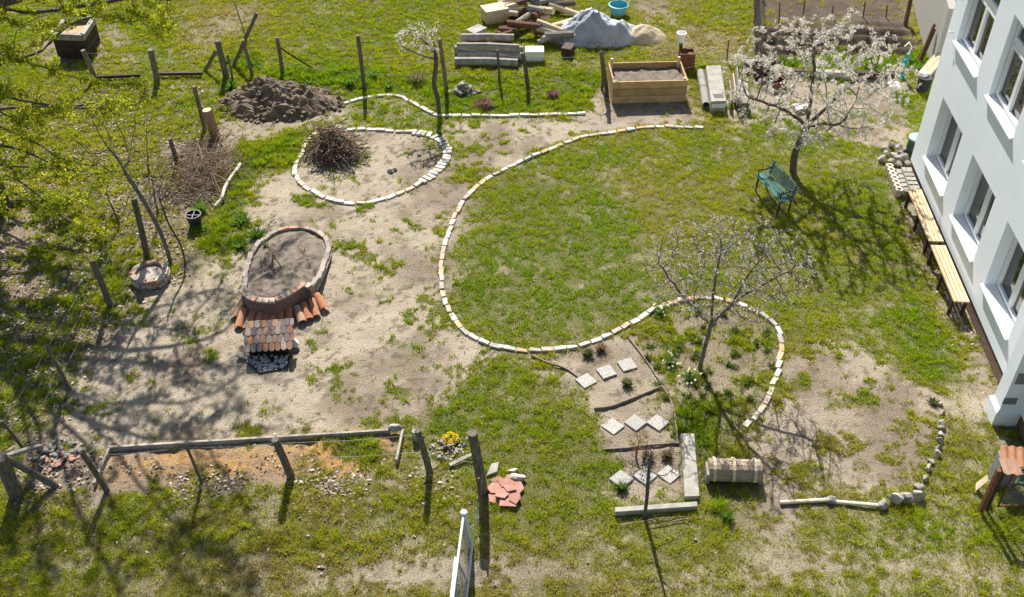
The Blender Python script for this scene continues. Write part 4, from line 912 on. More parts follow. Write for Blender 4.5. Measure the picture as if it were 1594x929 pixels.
strip([(827, 551), (850, 562), (880, 572), (900, 586)], .045, .02, 'edging_strip', 'thin dark edging strip running out from the brick curve', 'edging strip')
strip([(975, 520), (1000, 552), (1022, 585), (1045, 625), (1052, 660), (1055, 690)], .045, .02, 'edging_strip', 'long thin edging strip between the slab bed and flower bed', 'edging strip')
strip([(925, 634), (950, 631), (975, 622), (1000, 612), (1030, 600)], .06, .025, 'edging_strip', 'dark bent edging strip between the upper and middle slab rows', 'edging strip')
strip([(940, 698), (975, 696), (1005, 692), (1058, 688)], .05, .02, 'edging_strip', 'brown edging strip above the lowest slab row', 'edging strip')
# split log bench
l0, l1 = P(1100, 758), P(1185, 761); lx = (l1 - l0).normalized(); LL = (l1 - l0).length; ly = Vector((-lx.y, lx.x, 0))
def LB(a, b, z): return l0 + lx * a + ly * b + Vector((0, 0, z))
log = thing('log_bench', 'thick split log seat with three pale wooden straps across it', 'log seat', tuple(LB(LL / 2, .2, 0)))
mb = MB(); n = 14; vs = []; NA = 9
for i in range(NA):
    for k in range(n):
        t = 2 * math.pi * k / n; rr = .20 * (1 + .05 * mnoise.noise(Vector((i * .5, math.cos(t) * 1.2, math.sin(t) * 1.2)))); vs.append(LB(.02 + (LL - .04) * i / (NA - 1), .22 + rr * math.cos(t), max(.21 + rr * math.sin(t), .02)))
mb.add(vs, [(i * n + k, i * n + (k + 1) % n, (i + 1) * n + (k + 1) % n, (i + 1) * n + k) for i in range(NA - 1) for k in range(n)] + [tuple(range(n))[::-1], tuple((NA - 1) * n + k for k in range(n))]); part('log', mb, M['logface'], log)
for f in (.12, .47, .86):
    mb = MB(); pts = [LB(LL * f, .22 + .215 * math.cos(t), .21 + .215 * math.sin(t)) for t in np.linspace(math.pi * .15, math.pi * 1.08, 9)]
    for a, b in zip(pts, pts[1:]): mb.beam(a, b, .05, .02, up=tuple((a + b) / 2 - LB(LL * f, .22, .21)))
    part('strap', mb, M['palewood'], log)
for f in (.02, .98):
    mb = MB(); mb.box(LB(LL * f, .22, .12), (.06, .3, .24), math.atan2(lx.y, lx.x)); part('foot', mb, M['greywood'], log, bevel=.004)
ST = [((1464, 631), .07, 'small pale stone at the start of the curved row by a weed'), ((1466, 645), .09, ''), ((1466, 659), .10, ''), ((1466, 668), .10, ''), ((1464, 678), .09, ''), ((1463, 688), .10, ''), ((1460, 699), .11, ''), ((1458, 710), .11, ''), ((1449, 720), .09, 'thin upright grey stone in the curved row'), ((1444, 731), .12, ''), ((1439, 746), .11, ''), ((1429, 761), .12, 'mossy rounded grey stone in the curved row'), ((1427, 775), .18, 'largest pale stone at the bend of the curved row'), ((1409, 781), .16, 'angular grey stone beside the largest pale one'), ((1391, 783), .17, 'wedge shaped stone pointing up in the curved row'), ((1373, 788), .14, 'dark low stone at the end of the pale poles')]
for i, (px, s, lb) in enumerate(ST):
    s *= .8 if s < .125 else .92
    q = P(*px); mb = MB(); mb.rock((q.x, q.y, s * .55), (s, s * .8, s * .95), 70 + i, 7, 2, i * 1.1); single('edging_stone', mb, M['stone'], lb or 'pale broken stone in the curved row facing the house corner', 'stone', (q.x, q.y, 0), 'stones in the curved row')
q = P(1295, 782); mb = MB(); mb.rock((q.x, q.y, .06), (.12, .1, .1), 99, 7, 2); single('pole_stone', mb, M['stone_dark'], 'rough brown stone between the two pale poles', 'stone', (q.x, q.y, 0))
mb = MB(); mb.tube([P(1214, 782, .05), P(1288, 778, .05)], .035, 8); single('edging_pole', mb, M['driftwood'], 'straight pale pole lying between the bare circle and the dug patch', 'pole', tuple(P(1214, 782)), 'pale poles')
mb = MB(); mb.tube([P(1301, 781, .05), P(1370, 787, .06)], .035, 8); single('edging_pole', mb, M['driftwood'], 'pale pole lying from the brown stone to the dark low stone', 'pole', tuple(P(1301, 781)), 'pale poles')
for px0, px1, lb in (((965, 818), (1085, 803), 'long dry stick lying in the grass behind the sapling'), ((1010, 822), (1098, 804), 'thin dry stick crossing the long one by the sapling'), ((1005, 812), (1060, 806), 'short dry stick beside the kerb')):
    mb = MB(); a, c = P(*px0, .03), P(*px1, .03); mb.tube([a, a.lerp(c, .5) + Vector((0, .03, .02)), c], [.012, .01, .006], 5); single('dry_stick', mb, M['twig'], lb, 'stick', tuple(a), 'sticks by the sapling')

# ------------------------------------------------------------------ heaps of earth and brush
def heap(name, px, rx, ry, h, mat, label, cat, seed, rough=.25, n=64):
    c = P(*px); vs = []; fs = []; m = 16
    for i in range(m + 1):
        f = i / m
        for k in range(n):
            t = 2 * math.pi * k / n; r = f * (1 + .16 * mnoise.noise(Vector((math.cos(t) * 1.5 + seed, math.sin(t) * 1.5, 0))))
            x, y = c.x + rx * r * math.cos(t), c.y + ry * r * math.sin(t)
            z = h * max(0, 1 - f ** 1.6) * (1 + rough * 1.6 * mnoise.noise(Vector((x * 1.6, y * 1.6, seed)))) + h * rough * .55 * mnoise.noise(Vector((x * 5, y * 5, seed))) * (1 - f * .6) + h * rough * .3 * mnoise.noise(Vector((x * 13, y * 13, seed))) - .04 * f
            vs.append((x, y, z if i < m else -.06))
    for i in range(m):
        for k in range(n): fs.append((i * n + k, i * n + (k + 1) % n, (i + 1) * n + (k + 1) % n, (i + 1) * n + k)[::-1])
    mb = MB(); mb.add(vs, fs); return mb, c
mb, c = heap('', (434, 160), 1.85, 1.0, .54, None, '', '', 3, .55); md = single('dirt_mound', mb, M['mound'], 'heap of dark dug earth and turf clods by the back fence', 'earth heap', (c.x, c.y, 0))
cl_ = MB(); r6 = random.Random(8)
for i in range(230):
    t, f = r6.uniform(0, 6.28), r6.random() ** .6 * 1.05; s = r6.uniform(.02, .10); cl_.rock((c.x + 1.75 * f * math.cos(t), c.y + .95 * f * math.sin(t) - .05, max(.46 * (1 - f ** 1.6), .0) + .01), (s, s * .8, s * .6), i, 3, 1, t)
clo = part('clods', cl_, M['mound'], md); clo['kind'] = 'stuff'
def brush(name, px, rx, ry, h, n, label, seed, L=(.5, 1.2), rad=(.006, .016), mat='twig', spike=0.3, cat='brush heap'):
    c = P(*px); r = random.Random(seed); mb = MB()
    for i in range(n):
        f = r.random() ** .7; t = r.uniform(0, 6.28); z = h * (1 - f * f) * r.uniform(.1, 1) * (.75 + .7 * mnoise.noise(Vector((f * math.cos(t) * 2, f * math.sin(t) * 2, seed))))
        p = Vector((c.x + rx * f * math.cos(t), c.y + ry * f * math.sin(t), z + .02)); a = r.uniform(0, 6.28); l = r.uniform(*L); el = r.gauss(.1, spike)
        d = Vector((math.cos(a) * math.cos(el), math.sin(a) * math.cos(el), math.sin(el))); q0, q1 = p - d * l / 2, p + d * l / 2; q0.z = max(q0.z, .01); q1.z = max(q1.z, .01)
        rr = r.uniform(*rad); bb = l * .17; mid = p + Vector((r.uniform(-bb, bb), r.uniform(-bb, bb), r.uniform(-.02, bb))); mid.z = max(mid.z, .02)
        mb.tube([q0, mid, q1], [rr, rr * .85, rr * .4], 4, False)
    return single(name, mb, M[mat], label, cat, (c.x, c.y, 0), kind='stuff' if False else None)
brush('twig_heap', (520, 240), .66, .55, .85, 320, 'dense heap of grey brown twigs inside the oval sand bed', 5, spike=.55, rad=(.004, .02), L=(.3, 1.3))
brush('brush_heap', (314, 268), 1.0, 1.45, .42, 330, 'loose heap of dry brown branches between the sand and litter', 6, L=(.3, 1.7), rad=(.003, .013), spike=.2)
mb = MB(); p_ = [P(x, y, z) for x, y, z in ((335, 321, .05), (345, 308, .12), (350, 292, .12), (358, 278, .08), (368, 265, .1), (374, 255, .05))]; mb.tube(smooth_path(p_, n=4), .04, 8); single('bare_branch', mb, M['driftwood'], 'long debarked pale branch lying on the litter beside the brush heap', 'branch', tuple(p_[0]))
b = P(305, 352); bk = thing('black_tub', 'black plant tub with a cross grid on top by the brush heap', 'plant tub', tuple(b))
mb = MB(); mb.lathe([(.13, 0), (.165, .30), (.18, .3), (.18, .34), (.155, .34), (.13, .1)], b, 24); part('pot', mb, M['black'], bk)
mb = MB(); mb.beam(b + Vector((-.16, 0, .31)), b + Vector((.16, 0, .31)), .02, .015); mb.beam(b + Vector((0, -.16, .325)), b + Vector((0, .16, .325)), .02, .012); part('grid', mb, M['greybox'], bk)
for i, (pa, pc2) in enumerate((((1215, 112), (1262, 114)), ((1268, 114), (1326, 117)), ((1332, 116), (1392, 119)))):
    m_ = MB(); m_.beam(P(*pa, .1), P(*pc2, .1), .18, .2); single('border_beam', m_, M['darkwood' if i != 1 else 'greywood'], ['dark timber beam behind the blossom, the one by the brown boxes', 'grey timber beam in the middle of the row behind the blossom', 'dark timber beam behind the blossom, the one by the white basin'][i], 'timber beam', tuple(P(*pa)), 'timber beams edging the yard', bevel=.008)
# brick fire ring
b = P(236, 434); ring = thing('fire_ring', 'round dry laid brick ring filled with sandy ash by the litter strip', 'fire pit', tuple(b)); mb = MB(); r7 = random.Random(3)
for cse in range(3):
    for k in range(10):
        t = 2 * math.pi * (k + .5 * (cse % 2)) / 10 + r7.uniform(-.06, .06); R_ = .335 + r7.uniform(-.015, .02); mb.box((b.x + R_ * math.cos(t), b.y + R_ * math.sin(t), .037 + .073 * cse), (.115, .225, .068), t + r7.uniform(-.12, .12))
part('bricks', mb, ramp_mat('fire_brick', [(.44, .34, .27), (.40, .25, .18), (.5, .44, .38), (.36, .30, .26)], island=True), ring, bevel=.006)
mb = MB(); mb.lathe([(.29, 0), (.29, .14), (.15, .17), (.02, .175)], b, 24); part('ash', mb, M['cellar'], ring, smooth=False)
def scatter_stones(px, rx, ry, n, s, label, group, seed, mat='stone', hmax=.2, name='rubble_stone', flat=.7):
    c = P(*px); r = random.Random(seed)
    for i in range(n):
        f = r.random() ** .6; t = r.uniform(0, 6.28); k = r.uniform(*s); z = hmax * (1 - f) * r.random(); x, y = c.x + rx * f * math.cos(t), c.y + ry * f * math.sin(t)
        mb = MB(); mb.rock((x, y, z + k * .3), (k, k * r.uniform(.6, .95), k * flat * r.uniform(.5, 1)), seed * 100 + i, 7, 2, t); single(name, mb, M[mat], label, 'stone', (x, y, 0), group)
scatter_stones((722, 144), .36, .22, 34, (.06, .13), 'broken pale stone in the small heap between the crooked tree and heather', 'stone heap in the planting strip', 11, hmax=.36)
scatter_stones((704, 697), .48, .3, 90, (.02, .05), 'small stone in the low rubble patch around the yellow flower', 'rubble around the yellow flower', 12, hmax=.1)
scatter_stones((80, 705), .5, .38, 44, (.03, .075), 'broken stone in the shaded rubble by the thick corner post', 'rubble by the corner post', 13, hmax=.1, flat=.5)
scatter_stones((95, 722), .3, .25, 18, (.04, .085), 'reddish broken tile piece in the shaded rubble by the thick corner post', 'tile pieces by the corner post', 14, mat='redslab', hmax=.06, flat=.25)
for i, (px, s, mt, lb) in enumerate((((607, 267), .09, 'stone', 'pale stone lying in the middle of the oval sand bed'), ((652, 242), .07, 'stone_dark', 'dark stone near the far bend of the oval sand bed'), ((615, 265), .07, 'stone_dark', 'dark stone touching the pale one in the oval bed'))):
    q = P(*px); mb = MB(); mb.rock((q.x, q.y, s * .5), (s, s * .8, s * .8), 200 + i, 7); single('bed_stone', mb, M[mt], lb, 'stone', (q.x, q.y, 0))
for i, (px, s, lb) in enumerate((((798, 737), .13, 'pale round stone behind the red slab heap'), ((806, 746), .16, 'long pale stone touching the red slab heap'), ((690, 716), .10, 'pale flat stone between two front fence posts'))):
    q = P(*px); mb = MB(); mb.rock((q.x, q.y, s * .4), (s, s * .6, s * .5), 210 + i, 7); single('pale_stone', mb, M['stone'], lb, 'stone', (q.x, q.y, 0))
r8 = random.Random(21)
for i, (x, y, z, w_, h_) in enumerate(((776, 750, .02, .22, .18), (795, 748, .03, .22, .2), (772, 763, .045, .26, .2), (788, 757, .06, .24, .2), (804, 762, .05, .24, .26), (782, 774, .09, .24, .22), (801, 776, .075, .2, .3), (792, 785, .055, .34, .2), (770, 776, .02, .2, .24), (794, 766, .11, .22, .18))):
    q = P(x, y); mb = MB(); k = r8.randint(4, 6); poly = [(q.x + w_ * .62 * math.cos(6.283 * j / k + i) * r8.uniform(.8, 1.1), q.y + h_ * .62 * math.sin(6.283 * j / k + i) * r8.uniform(.8, 1.1)) for j in range(k)]
    mb.prism(poly, z, z + .022); single('red_slab_piece', mb, M['redslab'], 'broken flat red slab in the pile on the grass by the loose pale slab', 'broken slab', (q.x, q.y, 0), 'broken red slabs', bevel=.003)
# frame of the front box bed
fr = thing('box_bed_frame', 'grey board frame around the front bed of dead orange growth', 'bed frame', tuple(P(395, 715)))
for a, c_, wd in ((P(168, 696, .1), P(608, 669, .1), .05), (P(170, 696, .1), P(146, 752, .1), .045), (P(627, 668, .1), P(617, 716, .1), .045)):
    a.z = c_.z = .05; m_ = MB(); m_.beam(a, c_, wd, .13); part('board', m_, M['greywood'], fr, bevel=.004)
q = P(616, 666, .12); m_ = MB(); m_.rock((q.x, q.y, .14), (.14, .09, .08), 230, 6); single('corner_stone', m_, M['conc'], 'pale grey stone lying on the far corner of the box bed frame', 'stone', (q.x, q.y, 0))
q = P(647, 684, 0); m_ = MB(); m_.tube([q, q + Vector((0, .01, .22))], [.06, .06], 14); single('short_pipe', m_, M['conc'], 'short upright grey pipe beside the front fence post', 'pipe', tuple(q))
m_ = MB(); m_.beam(P(700, 724, .05), P(737, 706, .1), .07, .03); single('brown_board', m_, M['greywood'], 'brown board lying across the edge of the small rubble patch', 'board', tuple(P(700, 724)), bevel=.003)
# compost crate at the back
c0, c1, c2, c3 = P(80, 52, .75), P(128, 54, .75), P(146, 27, .75), P(100, 30, .75)
crt = thing('compost_crate', 'dark wooden compost crate filled with straw in the back meadow', 'compost crate', ((c0.x + c2.x) / 2, (c0.y + c2.y) / 2, 0)); cs = [c0, c1, c2, c3]
for i in range(4):
    a, c_ = cs[i], cs[(i + 1) % 4]
    for k in range(4):
        m_ = MB(); z = .09 + .185 * k; m_.beam(Vector((a.x, a.y, z)), Vector((c_.x, c_.y, z)), .03, .165); part('plank', m_, M['greywood' if k == 3 else 'darkwood'], crt, bevel=.003)
    m_ = MB(); m_.beam(Vector((a.x, a.y, .755)), Vector((c_.x, c_.y, .755)), .13, .03); part('top_rail', m_, M['greywood'], crt, bevel=.003)
m_ = MB(); cc = sum(cs, Vector()) / 4; poly = [(cc.x + (p.x - cc.x) * .94, cc.y + (p.y - cc.y) * .94) for p in cs]; m_.prism(poly, .0, .62); part('straw', m_, pm('crate_straw', (.34, .24, .12), (.5, .38, .2), 12, .95, .8), crt)
# the heap of building stuff in the back meadow
for i, (a, c_, z, r) in enumerate((((708, 102), (806, 104), .13, .13), ((712, 92), (812, 94), .13, .13), ((708, 84), (815, 84), .13, .14), ((712, 90), (808, 92), .36, .12), ((718, 76), (800, 76), .36, .12), ((724, 66), (792, 66), .13, .1))):
    pa, pc_ = P(*a), P(*c_); pa.z = pc_.z = z; m_ = MB(); m_.tube([pa, pa.lerp(pc_, .5) + Vector((0, .03, .01)), pc_], [r, r * .95, r * .9], 10); single('stacked_log', m_, M['greywood'], 'grey weathered log in the stack beside the back meadow rubbish heap', 'log', tuple(pa), 'stacked grey logs')
r9 = random.Random(31)
for i in range(34):
    x, y = r9.uniform(775, 885), r9.uniform(12, 70); q = P(x, y); a = r9.uniform(-.6, .9); L = r9.uniform(.5, 1.1); z = .12 + .5 * r9.random() * (1 - abs(x - 830) / 70)
    d = Vector((math.cos(a), math.sin(a), r9.uniform(-.2, .2))) * L / 2; z = max(z, .16); c_ = Vector((q.x, q.y, z)); m_ = MB(); m_.tube([c_ - d, c_ + d], r9.uniform(.07, .12), 8)
    single('heap_log', m_, M[r9.choice(['bark', 'rust', 'palewood', 'greywood'])], 'short log in the tangled heap between the grey stack and the tarp', 'log', (c_.x, c_.y, 0), 'tangled log heap')
mb, c = heap('', (925, 58), 1.55, .8, .8, None, '', '', 17, .38); single('tarp_heap', mb, M['tarp'], 'rumpled grey tarpaulin thrown over a heap in the back meadow', 'tarpaulin', (c.x, c.y, 0), smooth=True)
mb, c = heap('', (1000, 58), .75, .55, .4, None, '', '', 19, .25); single('sand_heap', mb, M['sandheap'], 'small tan sand heap at the end of the tarpaulin', 'sand heap', (c.x, c.y, 0), smooth=True)
q = P(962, 22); m_ = MB(); m_.lathe([(.22, 0), (.28, .3), (.31, .32), (.28, .33), (.24, .1)], q, 22); single('blue_tub', m_, M['bluetub'], 'light blue tub standing behind the grey tarpaulin', 'tub', tuple(q))
for i, (x, y, s, mt, lb) in enumerate(((832, 92, .5, 'enamel', 'white block on the grass in front of the log heap'), (770, 32, .7, 'palewood', 'pale crate behind the grey log stack'), (742, 60, .5, 'greywood', 'grey crate at the end of the grey log stack'), (884, 84, .4, 'darkwood', 'dark box at the foot of the tarpaulin'))):
    q = P(x, y); m_ = MB(); m_.box((q.x, q.y, s * .3), (s, s * .7, s * .58), i * .4); m_.box((q.x, q.y, s * .61), (s * 1.06, s * .76, .04), i * .4); single('meadow_crate', m_, M[mt], lb, 'crate', tuple(q), bevel=.01)
# neighbour plot: stakes, net fence, wall, shed roof
for i, (bs_, tp_) in enumerate((((1212, 37), (1214, 3)), ((1249, 31), (1253, 0)), ((1295, 27), (1297, 8)), ((1343, 27), (1347, 2)), ((1379, 26), (1381, 8)), ((1131, 96), (1134, 62)))):
    m_ = MB(); b, t = post_mb(m_, bs_, tp_, .02, 6); single('thin_stake', m_, M['rust'], 'thin dark stake in the row behind the dug furrows' if i < 5 else 'lone thin stake in the meadow beside the grey beam post', 'stake', tuple(b), 'stakes behind the furrows' if i < 5 else None)
nf = thing('net_fence', 'dark wire net fence running back from the thick post beside the dug plot', 'fence', tuple(P(1180, 100)))
a0, a1 = P(1176, 99), P(1172, -30); n_f = 26; m_ = MB()
for i in range(n_f * 3): a = a0.lerp(a1, i / (n_f * 3)); m_.tube([a, a + Vector((0, 0, 1.15))], .005, 3, False)
for k in range(9): m_.tube([a0 + Vector((0, 0, .1 + .13 * k)), a1 + Vector((0, 0, .1 + .13 * k))], .005, 3, False)
part('net', m_, M['wire_dark'], nf)
for f in (.45, .9):
    m_ = MB(); a = a0.lerp(a1, f); m_.tube([a, a + Vector((0, 0, 1.25))], .03, 7); part('post', m_, M['rust'], nf)
w0, w1 = P(1447, 118), P(1410, -40); wx = (w1 - w0).normalized(); wy = Vector((wx.y, -wx.x, 0)); wl_ = MB()
wl_.beam(w0 + wy * .12 + Vector((0, 0, 1.0)), w1 + wy * .12 + Vector((0, 0, 1.0)), .22, 2.0); wl_o = single('boundary_wall', wl_, M['stucco'], 'rough grey boundary wall running back beside the dug plot', 'wall', tuple(w0))
for (bs_, tp_, r, lb) in (((1429, 99), (1455, 37), .05, 'dark steel post leaning along the rough boundary wall'), ((1409, 38), (1419, -8), .07, 'rusty square post at the far end of the dug plot'), ((1432, 100), (1456, 45), .03, 'thin dark rod beside the leaning steel post')):
    m_ = MB(); b, t = post_mb(m_, bs_, tp_, r, 4); single('steel_post', m_, M['rust'], lb, 'post', tuple(b))
sh0 = w0 + wy * 1.1 + wx * 1.2; shed = thing('neighbour_shed', 'neighbour shed with a red pantile roof behind the boundary wall', 'shed', tuple(sh0))
m_ = MB(); m_.beam(sh0 + wx * 3 + wy * 1.6 + Vector((0, 0, 1.1)), sh0 + wx * 9 + wy * 1.6 + Vector((0, 0, 1.1)), 2.6, 2.2); part('wall', m_, M['stucco'], shed)
m_ = MB(); nr = 40; e0_, e1_ = sh0 + wx * 2.8 + wy * .15, sh0 + wx * 9.2 + wy * .15; vs = []
for i in range(nr * 4 + 1):
    f = i / (nr * 4); zz = .035 * math.sin(f * nr * 2 * math.pi)
    for g in range(2): p = e0_.lerp(e1_, f) + wy * (3.0 * g); vs.append((p.x, p.y, 2.15 + 1.1 * g + zz))
m_.add(vs, [(2 * i, 2 * i + 2, 2 * i + 3, 2 * i + 1) for i in range(nr * 4)]); part('roof', m_, M['tilebatten'], shed)
m_ = MB(); m_.tube([e0_ - wy * .06 + Vector((0, 0, 2.1)), e1_ - wy * .06 + Vector((0, 0, 2.1))], .06, 8); part('gutter', m_, M['galv'], shed)

# ------------------------------------------------------------------ tiled posts and sign at the right edge
def pan_roof(mb, c, ax, ay, w_, d_, rise, waves=3, th=.018):
    """small roof of wavy clay pans, `ax` across, `ay` down the slope"""
    n = waves * 6; top = []; 
    for j in (0, 1):
        for i in range(n + 1):
            f = i / n - .5; z = rise * (.5 - j) + .018 * math.cos(2 * math.pi * waves * f); top.append(c + ax * (w_ * f) + ay * (d_ * (j - .5)) + Vector((0, 0, z)))
    bot = [p - Vector((0, 0, th)) for p in top]; m = n + 1; o = 2 * m
    mb.add(top + bot, [(i, i + 1, m + i + 1, m + i)[::-1] for i in range(n)] + [(o + i, o + i + 1, o + m + i + 1, o + m + i) for i in range(n)] + [(i, i + 1, o + i + 1, o + i) for i in range(n)] + [(m + i, m + i + 1, o + m + i + 1, o + m + i)[::-1] for i in range(n)] + [(0, o, o + m, m), (n, m + n, o + m + n, o + n)])
gb = P(1525, 797); gt_ = PV(1548, 733, gb); ZT_ = gt_.z
sgn = thing('sign_gate', 'brown gate post with a tile cap carrying a small green sign over a wire panel', 'gate', tuple(gb))
m_ = MB(); m_.beam(gb - Vector((0, 0, .1)), Vector((gb.x + .02, gb.y + .02, ZT_)), .07, .07, up=(0, 1, 0)); part('post', m_, M['rust'], sgn)
g2 = gb + Vector((.12, .05, 0)); m_ = MB(); m_.beam(g2 - Vector((0, 0, .1)), g2 + Vector((0, 0, ZT_ - .05)), .06, .06, up=(0, 1, 0)); part('post', m_, M['darkwood'], sgn)
g3 = gb + Vector((.28, .02, 0)); gx_ = Vector((1, .02, 0)); m_ = MB()
m_.tube([g3 + Vector((0, 0, .12)), g3 + Vector((0, 0, ZT_ - .1))], .017, 6); m_.tube([g3 + Vector((0, 0, ZT_ - .12)), g3 + gx_ * 2 + Vector((0, 0, ZT_ - .12))], .017, 6); m_.tube([g3 + Vector((0, 0, .14)), g3 + gx_ * 2 + Vector((0, 0, .14))], .017, 6); part('frame', m_, M['rust'], sgn)
m_ = MB(); h_ = ZT_ - .28; k = -h_
while k < 2:
    for sg in (1, -1):
        u0, u1 = max(k, 0), min(k + h_, 2)
        if u1 > u0 + .02: m_.tube([g3 + gx_ * u + Vector((0, .003 * sg, .15 + (z if sg > 0 else h_ - z))) for u, z in ((u0, u0 - k), (u1, u1 - k))], .0028, 3, False)
    k += .075
part('wire_panel', m_, M['wire'], sgn)
m_ = MB(); c = Vector((gb.x + .20, gb.y + .06, ZT_ + .04)); pan_roof(m_, c, Vector((.98, -.1, 0)), Vector((.1, -.98, 0)), .30, .26, .08, 2); part('tile_cap', m_, M['terracotta'], sgn, smooth=False)
sc_ = g3 + gx_ * .26 + Vector((0, -.03, ZT_ - .17)); SM = Matrix.Rotation(math.radians(-35), 3, 'X'); m_ = MB(); m_.box(sc_, (.34, .012, .16), M=SM); bo = part('sign_board', m_, pm('sign_green', (.02, .09, .06), (.03, .12, .08), 5, .5, 0), sgn, bevel=.003)
m_ = MB(); fr_ = sc_ + SM @ Vector((0, -.0085, 0))
for dx, dz, sx, sz in ((0, .07, .32, .006), (0, -.07, .32, .006), (-.157, 0, .006, .134), (.157, 0, .006, .134)): m_.box(fr_ + SM @ Vector((dx, 0, dz)), (sx, .004, sz), M=SM)
for dx, dz, a in ((-.03, 0, .6), (.03, 0, -.6), (0, .012, 0)): m_.box(fr_ + SM @ Vector((dx, 0, dz)), (.05, .004, .016), M=SM @ Matrix.Rotation(a, 3, 'Y'))
part('emblem', m_, M['enamel'], bo)
hb = P(1549, 752); ih = thing('tile_roofed_box', 'grey sided box with a wavy clay tile roof behind the brown gate post', 'nesting box', tuple(hb)); m_ = MB(); m_.box((hb.x + .1, hb.y + .05, .3), (.34, .3, .6), -.15); part('box', m_, M['greybox'], ih)
m_ = MB(); pan_roof(m_, Vector((hb.x + .12, hb.y + .02, .68)), Vector((.98, -.16, 0)), Vector((-.16, -.98, 0)), .40, .34, .14, 3); part('roof', m_, M['terracotta'], ih)
m_ = MB(); a = P(1519, 752, .05); m_.add([a, P(1518, 765, .02), P(1538, 748, .4), P(1537, 738, .42), P(1528, 745, .25)], [(0, 1, 2, 3, 4)]); m_.add([Vector(v) + Vector((.02, .02, -.02)) for v in m_.v], [(4, 3, 2, 1, 0)]); single('yellow_board', m_, M['palewood'], 'pale yellow board leaning against the grey sided box', 'board', tuple(a))
for c_, r_ in ((P(1590, 765, .1), .17), (P(1596, 738, .05), .10)):
    m_ = MB(); 
    for k in range(3): m_.tube([c_ + Vector((r_ * math.cos(t), (r_ - .01 * k) * math.sin(t) * .9, .02 * k)) for t in np.linspace(0, 6.2832, 26)], .018, 6)
    single('black_hose', m_, M['black'], 'coiled black hose lying behind the wire panel' if r_ > .12 else 'small loop of black hose near the house plinth', 'hose', tuple(c_))

# ------------------------------------------------------------------ trees
def colonize(base, attr, step=.13, di=2.0, dk=.22, iters=140, start=None, trop=.05, seed=1):
    """grow a branching skeleton towards the points `attr`; start: list of (pos, parent)"""
    r = np.random.default_rng(seed); pos = [np.array(p, float) for p, _ in start]; par = [q for _, q in start]
    A = np.array(attr, float); near = np.full(len(A), 1e9); who = np.zeros(len(A), int); alive = np.ones(len(A), bool)
    def upd(i0):
        Q = np.array(pos[i0:]); d = np.linalg.norm(A[:, None] - Q[None], axis=2); j = d.argmin(1); m = d[np.arange(len(A)), j] < near
        near[m] = d[np.arange(len(A)), j][m]; who[m] = j[m] + i0
    upd(0); seen = set()
    for it in range(iters):
        alive &= near > dk; act = alive & (near < di)
        if not act.any():
            if not alive.any(): break
            di *= 1.3
            if di > 12: break
            continue
        i0 = len(pos); add = 0
        for wn in np.unique(who[act]):
            v = A[act & (who == wn)] - pos[wn]; v = (v / np.linalg.norm(v, axis=1)[:, None]).sum(0); v += np.array([0, 0, trop]) * len(v) + r.normal(0, .28, 3); v /= np.linalg.norm(v) + 1e-9
            q = pos[wn] + v * step; key = (wn, tuple(np.round(v, 1)))
            if key in seen: alive[act & (who == wn) & (near < step * 1.6)] = False; continue
            seen.add(key); pos.append(q); par.append(int(wn)); add += 1
        if not add: break
        upd(i0)
    return np.array(pos), np.array(par)
def radii(par, tip=.004, e=2.3, rmax=None):
    n = len(par); s = np.zeros(n)
    if rmax: leaves = n - len(set(int(p) for p in par if p >= 0)); e = min(max(math.log(max(leaves, 2)) / math.log(rmax / tip), 1.5), 3.2)
    for i in range(n - 1, -1, -1):
        if s[i] == 0: s[i] = tip ** e
        if par[i] >= 0: s[par[i]] += s[i]
    r = s ** (1 / e)
    return r * (rmax / r[0] if rmax else 1)
def skeleton(pos, par, rad, name, mat, parent, org, flare=1.0, sides=6, taper_tip=.0025):
    n = len(pos); first = {}; V, F = [], []; ringof = {}
    kids = [[] for _ in range(n)]
    for i in range(n):
        if par[i] >= 0: kids[par[i]].append(i)
    main = {i: max(k, key=lambda c: rad[c]) for i, k in enumerate(kids) if k}
    def ring(p, d, r, k):
        d = Vector(d).normalized(); a = Vector((1, 0, 0)) if abs(d.x) < .8 else Vector((0, 1, 0)); a = (a - d * a.dot(d)).normalized(); b = d.cross(a); o = len(V)
        for j in range(k): t = 2 * math.pi * j / k; V.append(Vector(p) + (a * math.cos(t) + b * math.sin(t)) * r)
        return o
    for i in range(n):
        p = par[i]
        if p < 0: continue
        k = sides if rad[p] > .012 else 4
        if main[p] == i and (p, k) in ringof: o0 = ringof[(p, k)]
        else:
            d = pos[i] - pos[p]; o0 = ring(pos[p], d, min(rad[p], rad[i] * 1.25) if par[p] >= 0 else rad[p] * flare, k)
        dd = pos[i] - pos[p] if i not in main else pos[main[i]] - pos[p]
        o1 = ring(pos[i], dd, rad[i] if i in main else rad[i] * .6, k); ringof[(i, k)] = o1
        for j in range(k): F.append((o0 + j, o0 + (j + 1) % k, o1 + (j + 1) % k, o1 + j))
        if i not in main: F.append(tuple(o1 + j for j in range(k)))
    mb = MB(); mb.add(V, F); return part(name, mb, mat, parent, smooth=True)
